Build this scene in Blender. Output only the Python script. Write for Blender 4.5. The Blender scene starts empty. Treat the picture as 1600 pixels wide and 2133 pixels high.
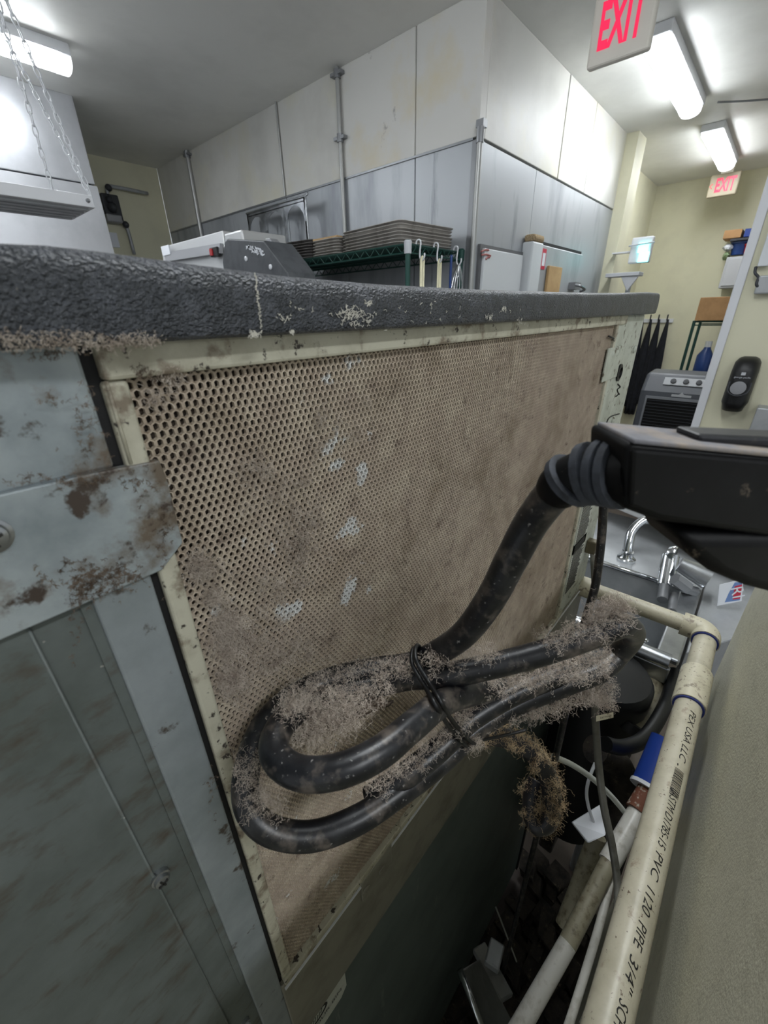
import bpy, bmesh, math, random
from mathutils import Vector as V, Matrix
from math import sin, cos, pi, radians, sqrt
random.seed(7)
SC = bpy.context.scene
COL = SC.collection
CZ = 1.55                       # height of the camera above the floor

# ------------------------------------------------------------------ camera
FPX, PITCH, ROLL, AZ = 855.77, .448209, -.02034496, .73319
_F = V((cos(AZ)*cos(PITCH), sin(AZ)*cos(PITCH), -sin(PITCH)))
_R = V((sin(AZ), -cos(AZ), 0)); _U = _R.cross(_F)
_R2 = _R*cos(ROLL)+_U*sin(ROLL); _U2 = -_R*sin(ROLL)+_U*cos(ROLL)
cd = bpy.data.cameras.new('camera'); cam = bpy.data.objects.new('camera', cd); COL.objects.link(cam)
cd.sensor_fit = 'AUTO'; cd.sensor_width = 36; cd.lens = FPX*36/2133
cd.clip_start = .01; cd.clip_end = 60
m = Matrix((_R2, _U2, -_F)).transposed().to_4x4(); m.translation = V((0, 0, CZ))
cam.matrix_world = m
cd.dof.use_dof = True; cd.dof.focus_distance = .36; cd.dof.aperture_fstop = 17
SC.camera = cam

# ------------------------------------------------------------------ world, exposure
w = bpy.data.worlds.new('world'); SC.world = w; w.use_nodes = True
w.node_tree.nodes['Background'].inputs[0].default_value = (.80, .85, .90, 1)
w.node_tree.nodes['Background'].inputs[1].default_value = .24
SC.view_settings.view_transform = 'Standard'; SC.view_settings.look = 'None'
SC.view_settings.gamma = 1; SC.view_settings.use_curve_mapping = False
SC.view_settings.exposure = 1.35
LAMP = 12.5                      # radiance of the fluorescent diffusers

# ------------------------------------------------------------------ pixel -> place helpers
def ray(x, y): return _F + _R2*((x-800)/FPX) - _U2*((y-1066.5)/FPX)
def D(x, y, d): return V((0, 0, CZ)) + ray(x, y)*d            # at distance d along the view
def P(x, y, ax, val):                                          # on the plane axis=val (z relative to the floor)
    r = ray(x, y); v = val-CZ if ax == 2 else val
    return V((0, 0, CZ)) + r*(v/r[ax])

# ------------------------------------------------------------------ materials
def lin(c):
    return tuple((x/12.92 if x <= .04045 else ((x+.055)/1.055)**2.4) for x in c)
def rgb(h): return lin(tuple(int(h[i:i+2], 16)/255 for i in (0, 2, 4)))
def mat(name, c, rough=.6, metal=0, layers=(), bump=None, spec=.5, emit=None, trans=0, coat=0):
    """layers: (colour, noise scale, low, high, detail, stretch) mixed over the base colour one after another"""
    m = bpy.data.materials.new(name); m.use_nodes = True
    nt = m.node_tree; b = nt.nodes['Principled BSDF']; L = nt.links
    c = rgb(c) if isinstance(c, str) else c
    b.inputs['Base Color'].default_value = (*c, 1)
    b.inputs['Roughness'].default_value = rough; b.inputs['Metallic'].default_value = metal
    b.inputs['Specular IOR Level'].default_value = spec
    if coat: b.inputs['Coat Weight'].default_value = coat
    if trans: b.inputs['Transmission Weight'].default_value = trans
    if emit:
        b.inputs['Emission Color'].default_value = (*(rgb(emit[0]) if isinstance(emit[0], str) else emit[0]), 1)
        b.inputs['Emission Strength'].default_value = emit[1]
    tc = None
    if layers or bump:
        tc = nt.nodes.new('ShaderNodeTexCoord')
    prev = None
    for i, ly in enumerate(layers):
        col, sc, lo, hi = ly[:4]; det = ly[4] if len(ly) > 4 else 6; st = ly[5] if len(ly) > 5 else (1, 1, 1)
        mp = nt.nodes.new('ShaderNodeMapping'); mp.inputs['Scale'].default_value = st
        mp.inputs['Location'].default_value = (i*3.1, i*1.7, i*.9)
        L.new(tc.outputs['Object'], mp.inputs[0])
        n = nt.nodes.new('ShaderNodeTexNoise'); n.inputs['Scale'].default_value = sc; n.inputs['Detail'].default_value = det
        n.inputs['Roughness'].default_value = .62
        L.new(mp.outputs[0], n.inputs['Vector'])
        r = nt.nodes.new('ShaderNodeMapRange'); r.inputs[1].default_value = lo; r.inputs[2].default_value = hi
        L.new(n.outputs['Fac'], r.inputs[0])
        mx = nt.nodes.new('ShaderNodeMix'); mx.data_type = 'RGBA'
        L.new(r.outputs[0], mx.inputs[0])
        if prev: L.new(prev, mx.inputs[6])
        else: mx.inputs[6].default_value = (*c, 1)
        mx.inputs[7].default_value = (*(rgb(col) if isinstance(col, str) else col), 1)
        prev = mx.outputs[2]
    if prev: L.new(prev, b.inputs['Base Color'])
    if bump:
        sc, dist, strength = bump[:3]; kind = bump[3] if len(bump) > 3 else 'noise'
        n = nt.nodes.new('ShaderNodeTexNoise' if kind == 'noise' else 'ShaderNodeTexVoronoi')
        n.inputs['Scale'].default_value = sc
        if kind == 'noise': n.inputs['Detail'].default_value = 4
        mp = nt.nodes.new('ShaderNodeMapping'); mp.inputs['Scale'].default_value = bump[4] if len(bump) > 4 else (1, 1, 1)
        L.new(tc.outputs['Object'], mp.inputs[0]); L.new(mp.outputs[0], n.inputs['Vector'])
        bp = nt.nodes.new('ShaderNodeBump'); bp.inputs['Strength'].default_value = strength; bp.inputs['Distance'].default_value = dist
        L.new(n.outputs[0], bp.inputs['Height']); L.new(bp.outputs[0], b.inputs['Normal'])
    return m

M = {}
M['ceiling'] = mat('ceiling_paint', 'e2e2de', .5, 0, [('d0d0cc', 1.2, .45, .7)], (30, .002, .15))
M['cream'] = mat('cream_wall', 'd5d2b8', .55, 0, [('c6c3ac', 2, .45, .75)], (60, .001, .2))
M['orange_peel'] = mat('cream_orange_peel', 'd6d3bd', .5, 0, [('c4c1ab', 60, .5, .75, 3), ('9c9985', 300, .68, .74, 2)], (420, .0012, .45))
M['panel'] = mat('painted_panel', 'd0cfc9', .45, 0, [('bdbcb6', 1.6, .45, .7), ('cfcbb6', 2.3, .5, .75)])
M['panel_stain'] = mat('painted_panel_stained', 'd0cfca', .45, 0, [('d0c7ad', 2.2, .5, .7), ('9c9895', 3, .60, .63, 12)])
M['steel_wall'] = mat('dull_steel_panel', 'aeb2b6', .45, .35, [('84888e', 3, .5, .72, 8, (1, 1, .25)), ('6e7278', 9, .62, .75, 8, (1, 1, .12))])
M['floor'] = mat('floor_tile', '5c524a', .4, 0, [('463d37', 5, .4, .7)])
M['trim'] = mat('grey_seam', '6d6e70', .5, .3)
M['conduit'] = mat('painted_conduit', 'a9aaa8', .4, .5)
M['galv'] = mat('galvanised_panel', 'a3abad', .5, .25,
                [('7d868a', 25, .4, .7), ('6a5f52', 34, .53, .64, 12), ('443a33', 70, .585, .64, 12)], (120, .0006, .3))
M['galv_strip'] = mat('galvanised_strip', '959c9f', .5, .25, [('7f8789', 30, .4, .7), ('4e4740', 60, .60, .65, 12)], (120, .0004, .3))
M['galv_dark'] = mat('grimy_shaded_galvanised', '6b7270', .55, .2, [('565c58', 20, .4, .7), ('4f463b', 55, .52, .75, 10, (1, 1, 2)), ('9a9a92', 160, .73, .76, 3)], (150, .0006, .3))  # grime, plus the lower panel's shade put into a darker base
M['cream_metal'] = mat('cream_metal_dirty', 'b9b6a4', .55, .0, [('a29d8b', 40, .45, .65), ('7a6f5f', 60, .53, .63, 12), ('3a342e', 150, .60, .64, 12)], (300, .0003, .3))
M['post'] = mat('pale_green_grey_post', 'bdc1b6', .5, .1, [('a0a497', 30, .4, .7), ('6a6456', 80, .57, .64, 12)], (200, .0004, .3))
M['mesh'] = mat('dusty_mesh', 'a29384', .85, 0, [('b3a592', 60, .4, .65), ('8a7866', 26, .5, .7), ('d2d2cc', 20, .655, .675, 8), ('6e5f52', 34, .62, .72, 10)], (900, .0004, .5))
M['filter'] = mat('dusty_filter', '2a241f', .95, 0, [('5b4f45', 420, .46, .62, 6), ('110f0e', 90, .55, .7)], (500, .0006, .6))
M['rail'] = mat('grimy_rail', '8e8b7f', .5, .2, [('757166', 30, .45, .7)])
M['bin'] = mat('dark_bin_panel', '6a7573', .45, .25, [('586260', 12, .4, .7), ('868c88', 40, .62, .70, 10, (1, 1, .15))])
M['black'] = mat('black_gap', '0b0b0c', .7)
M['black_plastic'] = mat('black_plastic', '08090b', .45, 0, [('0e0f12', 60, .5, .7)], (200, .0003, .3))
M['dusty_black'] = mat('dusty_black_plastic', '14151a', .45, 0, [('4d463f', 130, .60, .74, 8)], (200, .0004, .3))
M['plug_dust'] = mat('settled_dust', '77767a', .95, 0, [('8f8478', 70, .45, .62, 8), ('505158', 40, .5, .7)], (500, .0004, .5))
M['plug_black'] = mat('plug_black', '050506', .55, 0, [('0c0c0e', 60, .5, .7), ('5c5348', 120, .635, .68, 8)], (200, .0003, .3), .2)
M['rib_grey'] = mat('dusty_rib', '3c4048', .7, 0, [('23262c', 90, .45, .6)])
M['cord'] = mat('black_rubber_cord', '101115', .36, 0, [('2b2c2e', 60, .45, .7), ('8b8986', 420, .64, .69, 6), ('57504a', 90, .52, .66, 10)], (260, .0004, .3))
M['lint'] = mat('lint', 'b9aea2', .95, 0, [('9a8c80', 200, .45, .65), ('dacfc2', 120, .5, .7)], None, .1)
M['lint_tan'] = mat('tan_lint', 'b7a384', .95, 0, [('6c5a44', 200, .45, .65)], None, .1)
M['pvc'] = mat('pvc_pipe', 'c6c0ab', .4, 0, [('b3ad97', 40, .45, .7), ('a39480', 70, .60, .68, 12), ('6c5c4e', 260, .64, .67, 6)], (400, .0002, .2))
M['pvc_fit'] = mat('pvc_fitting', 'cfc9b2', .4, 0, [('b9b29a', 40, .5, .75), ('8f8270', 80, .57, .65, 12), ('6b5d4c', 260, .63, .67, 5)], (300, .0002, .2))
M['pvc_white'] = mat('white_pvc', 'c2c0b8', .4, 0, [('9c978a', 60, .5, .7)])
M['pvc_old'] = mat('yellowed_pvc', '8f8974', .5, 0, [('665c48', 90, .5, .66, 9)])
M['blue_glue'] = mat('blue_glue', '2a3a86', .4)
M['ink'] = mat('black_ink', '23221f', .6)
M['white'] = mat('white_enamel', 'd8dade', .35)
M['white_card'] = mat('white_card', 'dfe2e8', .6)
M['grey_metal'] = mat('grey_metal', '8b8d90', .4, .6)
M['chrome'] = mat('chrome', 'dfe2e5', .12, 1, [('9ea1a4', 30, .5, .7)])
M['stainless'] = mat('stainless', 'b5b8bb', .28, .9, [('8d9093', 12, .4, .7)])
M['stainless_dk'] = mat('dull_stainless', 'aeb1b3', .4, .3, [('95989a', 8, .4, .7)])
M['hood'] = mat('hood_steel', 'b9bbbf', .35, .6, [('a2a4a8', 2, .4, .7)])
M['lens'] = mat('lit_diffuser', 'f4f8ff', .4, 0, emit=((.93, .97, 1.0), LAMP))
M['lens_near'] = mat('lit_diffuser_added', 'f4f8ff', .4, 0, emit=((.93, .97, 1.0), LAMP*1.25))  # brighter diffuser for the unseen lights added over the foreground
M['lens_end'] = mat('diffuser_end', 'dfe5ea', .3, 0, emit=((.93, .97, 1.0), .9))
M['exit_body'] = mat('exit_housing', 'e6e1d6', .45)
M['exit_body_dimmed'] = mat('exit_housing_dimmed', 'a59b84', .5)  # darker copy of the housing colour, offsetting the lamp beside it
M['exit_red'] = mat('exit_letters_lit', 'c01838', .4, emit=((1, .03, .12), .30))
M['green_wire'] = mat('green_wire_shelf', '1f463f', .4, .2)
M['tray'] = mat('worn_aluminium_tray', 'c9c5c0', .45, .3, [('96908a', 20, .5, .7), ('d0cac2', 50, .6, .75)])
M['tray_dark'] = mat('dark_worn_tray', '8f8c8a', .45, .4, [('5a5650', 20, .5, .7), ('b5b0a8', 50, .62, .75)])
M['wood'] = mat('plywood', 'c0a071', .6, 0, [('a8875a', 8, .4, .7, 6, (1, 6, 1))])
M['dark_box'] = mat('dark_appliance', '4c4f53', .5, 0, [('3b3e42', 20, .45, .7)])
M['appl_grey'] = mat('grey_appliance_panel', '97989b', .4, .3)
M['appl_light'] = mat('light_appliance_steel', 'c6c7c7', .35, .4)
M['red'] = mat('red_plastic', 'b52a2c', .4)
M['red_faded'] = mat('faded_red_label', 'a8605c', .5)
M['red_sticker'] = mat('red_sticker', 'c02b45', .5)
M['white_board'] = mat('whiteboard', 'd3d7da', .4)
M['cardboard'] = mat('cardboard', 'b58d63', .8, 0, [('a07a52', 8, .4, .7)])
M['tape'] = mat('packing_tape', 'd9cdb8', .35)
M['cyan'] = mat('cyan_lamp', '70e0e0', .4, emit=((.15, .85, .85), 2.2))
M['cloth'] = mat('black_apron_cloth', '14161d', .9, 0, [('20232c', 20, .4, .7)])
M['cooler_body'] = mat('cooler_grey_plastic', '55585f', .45)
M['cooler_top'] = mat('cooler_light_grey', '888b91', .45)
M['navy'] = mat('blue_container', '22407c', .35)
M['blue'] = mat('blue_label', '1f3d8f', .45)
M['cream_tool'] = mat('cream_handle', 'd9d4b4', .5)
M['label_grey'] = mat('faded_label', 'c3c6be', .6)
M['dark_grey'] = mat('dark_grey_plastic', '33353a', .5)
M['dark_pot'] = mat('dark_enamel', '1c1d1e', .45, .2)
M['clear_tube'] = mat('clear_vinyl_tube', '7c7b74', .25, 0, [('5d5b52', 30, .4, .7)])
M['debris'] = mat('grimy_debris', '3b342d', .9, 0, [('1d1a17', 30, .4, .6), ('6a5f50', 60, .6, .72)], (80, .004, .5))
M['rust'] = mat('rust_paint', '6a3f2c', .8, 0, [('a9a496', 120, .55, .62)])
M['green_bag'] = mat('pale_green_plastic', '9fb58a', .5)
M['lilac'] = mat('pale_grey_plastic', 'b9bbc0', .5)

# lid: moulded black plastic with leather grain, pale scale in the low spots
def lid_material():
    m = mat('moulded_lid', '383b40', .36, 0, [('50535a', 120, .45, .7), ('a7a49b', 260, .69, .72, 6), ('4e453d', 22, .6, .8, 8)])
    nt = m.node_tree; L = nt.links; b = nt.nodes['Principled BSDF']
    tc = nt.nodes.new('ShaderNodeTexCoord'); mp = nt.nodes.new('ShaderNodeMapping'); mp.inputs['Scale'].default_value = (.85, 1, 1.1)
    L.new(tc.outputs['Object'], mp.inputs[0])
    n = nt.nodes.new('ShaderNodeTexNoise'); n.inputs['Scale'].default_value = 820; n.inputs['Detail'].default_value = 2
    v = nt.nodes.new('ShaderNodeTexNoise'); v.inputs['Scale'].default_value = 1500; v.inputs['Detail'].default_value = 1
    L.new(mp.outputs[0], n.inputs['Vector']); L.new(mp.outputs[0], v.inputs['Vector'])
    ad = nt.nodes.new('ShaderNodeMath'); ad.operation = 'MULTIPLY_ADD'; ad.inputs[1].default_value = .35
    L.new(v.outputs['Fac'], ad.inputs[0]); L.new(n.outputs['Fac'], ad.inputs[2])
    bp = nt.nodes.new('ShaderNodeBump'); bp.inputs['Strength'].default_value = 1; bp.inputs['Distance'].default_value = .0018
    L.new(ad.outputs[0], bp.inputs['Height']); L.new(bp.outputs[0], b.inputs['Normal'])
    return m
M['lid'] = lid_material()
# mesh: clean bare patches only in certain spots, so patches follow a slow noise on the panel

# ------------------------------------------------------------------ mesh helpers
class MB:
    def __init__(s): s.v = []; s.f = []
    def add(s, vs, fs):
        o = len(s.v); s.v += [V(p) for p in vs]; s.f += [tuple(i+o for i in f) for f in fs]; return s
    def box(s, x0, x1, y0, y1, z0, z1):
        return s.add([(x, y, z) for z in (z0, z1) for y in (y0, y1) for x in (x0, x1)],
                     [(0, 2, 3, 1), (4, 5, 7, 6), (0, 1, 5, 4), (2, 6, 7, 3), (0, 4, 6, 2), (1, 3, 7, 5)])
    def obox(s, c, ax, ay, az):            # oriented box: centre and three half vectors
        c = V(c); ax, ay, az = V(ax), V(ay), V(az)
        return s.add([c+ax*i+ay*j+az*k for k in (-1, 1) for j in (-1, 1) for i in (-1, 1)],
                     [(0, 2, 3, 1), (4, 5, 7, 6), (0, 1, 5, 4), (2, 6, 7, 3), (0, 4, 6, 2), (1, 3, 7, 5)])
    def prism(s, poly, d):                 # polygon of 3-D points pushed along d
        n = len(poly); poly = [V(p) for p in poly]; d = V(d)
        return s.add(poly+[p+d for p in poly], [tuple(range(n))[::-1], tuple(range(n, 2*n))] + [(i, (i+1) % n, n+(i+1) % n, n+i) for i in range(n)])
    def tube(s, pts, r, n=10, smooth=True, closed=False, caps=True, step=6):
        pts = [V(p) for p in pts]
        rs = list(r) if isinstance(r, (list, tuple)) else [r]*len(pts)
        if smooth and len(pts) > 2:
            N = len(pts); out = []; ro = []
            for i in range(N if closed else N-1):
                g = lambda k: pts[k % N] if closed else pts[max(0, min(N-1, k))]
                a, b, c, d = g(i-1), g(i), g(i+1), g(i+2)
                for t in range(step):
                    t = t/step
                    out.append(.5*((2*b)+(c-a)*t+(2*a-5*b+4*c-d)*t*t+(3*b-a-3*c+d)*t**3))
                    ro.append(rs[i % N]*(1-t)+rs[(i+1) % N]*t)
            if not closed: out.append(pts[-1]); ro.append(rs[-1])
            pts, rs = out, ro
        N = len(pts); vs = []; up = None
        for i, p in enumerate(pts):
            a = pts[(i-1) % N] if closed or i else p; b = pts[(i+1) % N] if closed or i < N-1 else p
            t = (b-a).normalized()
            if up is None: up = t.cross(V((.31, .2, .93))).normalized()
            up = (up-t*up.dot(t)).normalized(); q = t.cross(up)
            for k in range(n):
                an = 2*pi*k/n; vs.append(p+(up*cos(an)+q*sin(an))*rs[i])
        fs = [(i*n+k, i*n+(k+1) % n, ((i+1) % N)*n+(k+1) % n, ((i+1) % N)*n+k) for i in range(N if closed else N-1) for k in range(n)]
        if caps and not closed: fs += [tuple(range(n))[::-1], tuple(range((N-1)*n, N*n))]
        return s.add(vs, fs)
    def cyl(s, a, b, r, r2=None, n=20): return s.tube([a, b], [r, r if r2 is None else r2], n, smooth=False)
    def lathe(s, c, axis, prof, n=24):     # prof: (distance along the axis, radius)
        axis = V(axis).normalized(); c = V(c)
        return s.tube2([c+axis*h for h, _ in prof], [r for _, r in prof], axis, n)
    def tube2(s, pts, rs, t, n):
        up = t.cross(V((.31, .2, .93))).normalized(); q = t.cross(up); vs = []
        for p, r in zip(pts, rs):
            for k in range(n): an = 2*pi*k/n; vs.append(p+(up*cos(an)+q*sin(an))*max(r, 1e-5))
        N = len(pts)
        return s.add(vs, [(i*n+k, i*n+(k+1) % n, (i+1)*n+(k+1) % n, (i+1)*n+k) for i in range(N-1) for k in range(n)]+[tuple(range(n))[::-1], tuple(range((N-1)*n, N*n))])
    def ball(s, c, r, sq=(1, 1, 1), n=12):
        c = V(c); prof = [(-cos(pi*i/n)*r, sin(pi*i/n)*r) for i in range(n+1)]; vs = []
        for h, rr in prof:
            for k in range(n*2): an = pi*k/n; vs.append(c+V((rr*cos(an)*sq[0], rr*sin(an)*sq[1], h*sq[2])))
        return s.add(vs, [(i*2*n+k, i*2*n+(k+1) % (2*n), (i+1)*2*n+(k+1) % (2*n), (i+1)*2*n+k) for i in range(n) for k in range(2*n)])

OFF = {}
def build(mb, name, mt, parent=None, smooth=False, bevel=0, seg=2, auto=None, fixn=True):
    me = bpy.data.meshes.new(name)
    if parent is not None: off = OFF[parent.name]
    else:
        xs = [p.x for p in mb.v]; ys = [p.y for p in mb.v]; zs = [p.z for p in mb.v]
        off = V(((min(xs)+max(xs))/2, (min(ys)+max(ys))/2, min(zs)))
    me.from_pydata([p-off for p in mb.v], [], mb.f)
    me.materials.append(M[mt] if isinstance(mt, str) else mt)
    if fixn and len(mb.f) < 60000:
        bm = bmesh.new(); bm.from_mesh(me); bmesh.ops.recalc_face_normals(bm, faces=bm.faces); bm.to_mesh(me); bm.free()
    o = bpy.data.objects.new(name, me); COL.objects.link(o)
    if parent is not None: o.parent = parent
    else: o.location = off
    OFF[o.name] = off
    if smooth:
        me.polygons.foreach_set('use_smooth', [True]*len(me.polygons))
        if auto is not None:
            me.set_sharp_from_angle(angle=radians(auto))
    if bevel:
        b = o.modifiers.new('bevel', 'BEVEL'); b.width = bevel; b.segments = seg; b.limit_method = 'ANGLE'; b.angle_limit = radians(40)
    me.update()
    return o
def thing(name, label, cat, loc, group=None):
    o = bpy.data.objects.new(name, None); COL.objects.link(o); o.location = V(loc); o.empty_display_size = .02
    OFF[o.name] = V(loc); o['label'] = label; o['category'] = cat
    if group: o['group'] = group
    return o
def tag(o, label, cat, group=None, kind=None):
    o['label'] = label; o['category'] = cat
    if group: o['group'] = group
    if kind: o['kind'] = kind
    return o
def struct(mb, name, mt, **k):
    o = build(mb, name, mt, **k); o['kind'] = 'structure'; return o
def dup(root, delta, label, rotz=None):
    r = root.copy(); COL.objects.link(r); r.location = root.location+V(delta); r['label'] = label
    if rotz is not None: r.rotation_euler.z = rotz
    OFF[r.name] = OFF[root.name]+V(delta)
    for ch in list(root.children):
        c = ch.copy(); COL.objects.link(c); c.parent = r
        for g in list(ch.children):
            d = g.copy(); COL.objects.link(d); d.parent = c
    return r
def text_mb(s, size, depth=.0, shear=0, space=1, bold=0):
    cu = bpy.data.curves.new('t', 'FONT'); cu.body = s; cu.size = size; cu.extrude = depth; cu.shear = shear; cu.space_character = space
    cu.resolution_u = 3; cu.offset = bold
    ob = bpy.data.objects.new('t', cu); COL.objects.link(ob)
    dg = bpy.context.evaluated_depsgraph_get(); me = ob.evaluated_get(dg).to_mesh()
    mb = MB(); mb.v = [v.co.copy() for v in me.vertices]; mb.f = [tuple(p.vertices) for p in me.polygons]
    ob.evaluated_get(dg).to_mesh_clear(); bpy.data.objects.remove(ob); bpy.data.curves.remove(cu)
    return mb
def slice_y(mb, ylist):
    me = bpy.data.meshes.new('t'); me.from_pydata(mb.v, [], mb.f); bm = bmesh.new(); bm.from_mesh(me)
    for y in ylist: bmesh.ops.bisect_plane(bm, geom=bm.verts[:]+bm.edges[:]+bm.faces[:], plane_co=(0, y, 0), plane_no=(0, 1, 0))
    bmesh.ops.triangulate(bm, faces=bm.faces[:])
    bm.verts.index_update(); o = MB(); o.v = [v.co.copy() for v in bm.verts]; o.f = [tuple(v.index for v in f.verts) for f in bm.faces]
    bm.free(); bpy.data.meshes.remove(me); return o
def place(mb, org, ux, uy, center=False, width=None):      # lay flat text / drawing on a plane
    org, ux, uy = V(org), V(ux).normalized(), V(uy).normalized(); uz = ux.cross(uy)
    xs = [p.x for p in mb.v]; ys = [p.y for p in mb.v]
    k = width/(max(xs)-min(xs)) if width else 1
    cx = (min(xs)+max(xs))/2 if center else min(xs); cy = (min(ys)+max(ys))/2 if center else 0
    mb.v = [org+ux*(p.x-cx)*k+uy*(p.y-cy)*k+uz*p.z for p in mb.v]; return mb

# =================================================================== SETTING
CEIL = CZ+1.30
YF = .15                     # plane of the ice machine's screened face
struct(MB().box(-2.2, 7.0, -2.6, 5.2, -.1, 0), 'floor', 'floor')
struct(MB().box(-2.2, 7.0, -2.6, 5.2, CEIL, CEIL+.1), 'ceiling', 'ceiling')
XW, YC = 2.30, 1.39          # the walk-in cooler's two faces
struct(MB().box(6.66, 6.76, -2.6, 1.60, 0, CEIL), 'wall_back', 'cream')
struct(MB().box(-2.2, 2.3, 4.92, 5.02, 0, CEIL), 'wall_far_left', 'cream')
struct(MB().box(4.86, 6.66, 1.56, 1.66, 0, CEIL), 'wall_corridor', 'cream')
struct(MB().box(4.62, 4.86, 1.30, 1.66, 0, CEIL), 'trim_1', 'cream')
# near wall at the right of the gap; unseen top cut low to let light in
struct(MB().box(-1.2, .79, -.22, -.08, 0, CZ-.13), 'wall_right', 'orange_peel', bevel=.006, seg=3)
# wall with the soap dispenser, beyond the sink
XD = 2.70
struct(MB().box(XD, XD+.12, -2.6, .185, 0, CEIL), 'wall_dispenser', 'cream')
yj = P(1446, 883, 0, XD).y
struct(MB().box(XD-.02, XD+.13, .185, yj+.01, 0, CEIL), 'trim_2', 'white', bevel=.004)

# ---- walk-in cooler
ZM = CZ+.785
wk = thing('walk_in_cooler', 'walk-in cooler with grey steel lower panels and cream upper panels, behind the green shelf', 'walk-in cooler', (XW, YC, 0))
ys = [YC, 1.788, 2.36, 2.97, 4.25, 4.92]
for i in range(5):
    a, b = ys[i], ys[i+1]
    build(MB().box(XW, XW+.06, a+(0 if i == 0 else .004), b-.004, ZM+.004, CEIL), 'upper_panel', 'panel_stain' if i < 2 else 'panel', wk, bevel=.003)
    build(MB().box(XW+.004, XW+.06, a+(0 if i == 0 else .003), b-.003, 0, ZM-.004), 'lower_panel', 'steel_wall', wk, bevel=.002)
xs = [XW+.06, 3.28, 3.85, 4.62]
xs = [XW+.06, P(1190, 150, 1, YC).x, P(1245, 215, 1, YC).x, 4.62]
for i in range(3):
    g0 = [0, .012, .006][i]
    build(MB().box(xs[i]+g0, xs[i+1]-.003, YC, YC+.06, ZM+.006, CEIL), 'upper_panel', 'panel' if i else 'panel', wk, bevel=.003)
xs = [XW+.06, P(1120, 350, 1, YC).x, 4.75]
for i in range(2):
    build(MB().box(xs[i]+.002, xs[i+1]-.002, YC+.004, YC+.06, 0, ZM-.004), 'lower_panel', 'steel_wall', wk, bevel=.002)
build(MB().box(XW+.03, 4.6, YC+.03, YC+.055, .05, CEIL-.002).box(XW+.03, XW+.055, YC+.03, 4.9, .05, CEIL-.002), 'core', 'black', wk)
build(MB().box(XW-.006, XW+.012, YC-.006, YC+.03, 0, ZM-.01).box(XW-.004, XW+.004, YC+.03, 4.9, ZM-.006, ZM+.004), 'corner_angle', 'grey_metal', wk)
# doors and frames on the right-hand face
def onC(x, y): return P(x, y, 1, YC)
zt = CZ+.322
build(MB().box(2.395, 2.885, YC-.03, YC+.004, .1, zt), 'service_board', 'white_board', wk, bevel=.004)
build(MB().box(2.37, 2.91, YC-.014, YC+.003, .08, zt+.02), 'board_frame', 'trim', wk)
rm = MB()
for a, b in (((1003, 524), (1018, 521)), ((1004, 531), (1022, 533)), ((1020, 536), (1012, 540))):
    rm.tube([P(*a, 1, YC-.032), P((a[0]+b[0])/2, (a[1]+b[1])/2-2, 1, YC-.032), P(*b, 1, YC-.032)], .005, 6)
build(rm, 'red_marks', 'red_faded', wk)
build(MB().box(2.92, 3.085, YC-.07, YC+.003, .1, CZ+.40), 'door_post', 'white_board', wk, bevel=.01)
build(MB().box(2.925, 3.08, YC-.075, YC, CZ+.40, CZ+.44), 'post_cap', 'lint_tan', wk, bevel=.015)
dr = build(MB().box(3.13, 3.93, YC-.04, YC+.003, .08, CZ+.40), 'door', 'steel_wall', wk, bevel=.006)
build(MB().box(3.11, 3.97, YC-.012, YC+.003, .06, CZ+.425), 'door_gasket', 'black', wk)
s0 = P(1133, 536, 1, YC-.043)
stk_ = build(MB().box(s0.x-.035, s0.x+.035, YC-.043, YC-.04, s0.z-.07, s0.z+.05), 'sticker', 'red_sticker', dr)
tm = text_mb('NO', .05, .0005)
build(place(tm, (s0.x, YC-.044, s0.z-.01), (1, 0, 0), (0, 0, 1), True), 'lettering', 'white_card', stk_) if False else None
build(MB().box(s0.x-.022, s0.x+.022, YC-.0445, YC-.0428, s0.z-.05, s0.z+.025), 'sticker_window', 'white_card', dr)
hp = P(1190, 598, 1, YC-.04)
build(MB().box(hp.x-.07, hp.x+.07, YC-.09, YC-.04, hp.z-.02, hp.z+.03).tube([(hp.x-.06, YC-.09, hp.z+.01), (hp.x-.05, YC-.13, hp.z), (hp.x+.05, YC-.13, hp.z-.02), (hp.x+.07, YC-.09, hp.z-.03)], .01, 8), 'latch', 'grey_metal', dr)
# wooden board leaning on the door
wb0, wb1 = P(1145, 553, 1, YC-.06), P(1172, 556, 1, YC-.06)
tag(build(MB().box(wb0.x, wb1.x, YC-.062, YC-.043, wb0.z-.6, wb0.z), 'wooden_board', 'wood', bevel=.003), 'upright plywood strip fixed to the cooler door', 'board')

# seam strips / conduits running up the left face
def conduit(px, z0, z1, r, label, coup=None):
    p = P(*px, 0, XW-r-.004)
    mb = MB().cyl((XW-r-.004, p.y, z0), (XW-r-.004, p.y, z1), r, n=12)
    t = thing('conduit', label, 'pipe', (XW-r, p.y, z0)); build(mb, 'pipe', 'conduit', t, smooth=True, auto=40)
    for z in coup or []:
        build(MB().cyl((XW-r-.004, p.y, z-.02), (XW-r-.004, p.y, z+.02), r*1.6, n=12).box(XW-r-.02, XW, p.y-.045, p.y+.045, z-.008, z+.008), 'clamp', 'grey_metal', t)
    return t
conduit((707, 250), CZ+.30, CEIL, .013, 'tall painted conduit rising from behind the trays to the ceiling', [CZ+.98, CEIL-.03])
conduit((400, 380), CZ+.40, CEIL, .016, 'dark conduit at the far left of the cooler wall', [CEIL-.03])
conduit((583, 300), ZM, CEIL, .006, 'thin pale seam rod on the upper cooler wall')
cp = thing('corner_conduit', 'thin steel conduit standing on the outer corner of the cooler', 'pipe', (XW-.01, YC-.02, 0))
ctop = P(1011, 262, 0, XW-.02)
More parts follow.
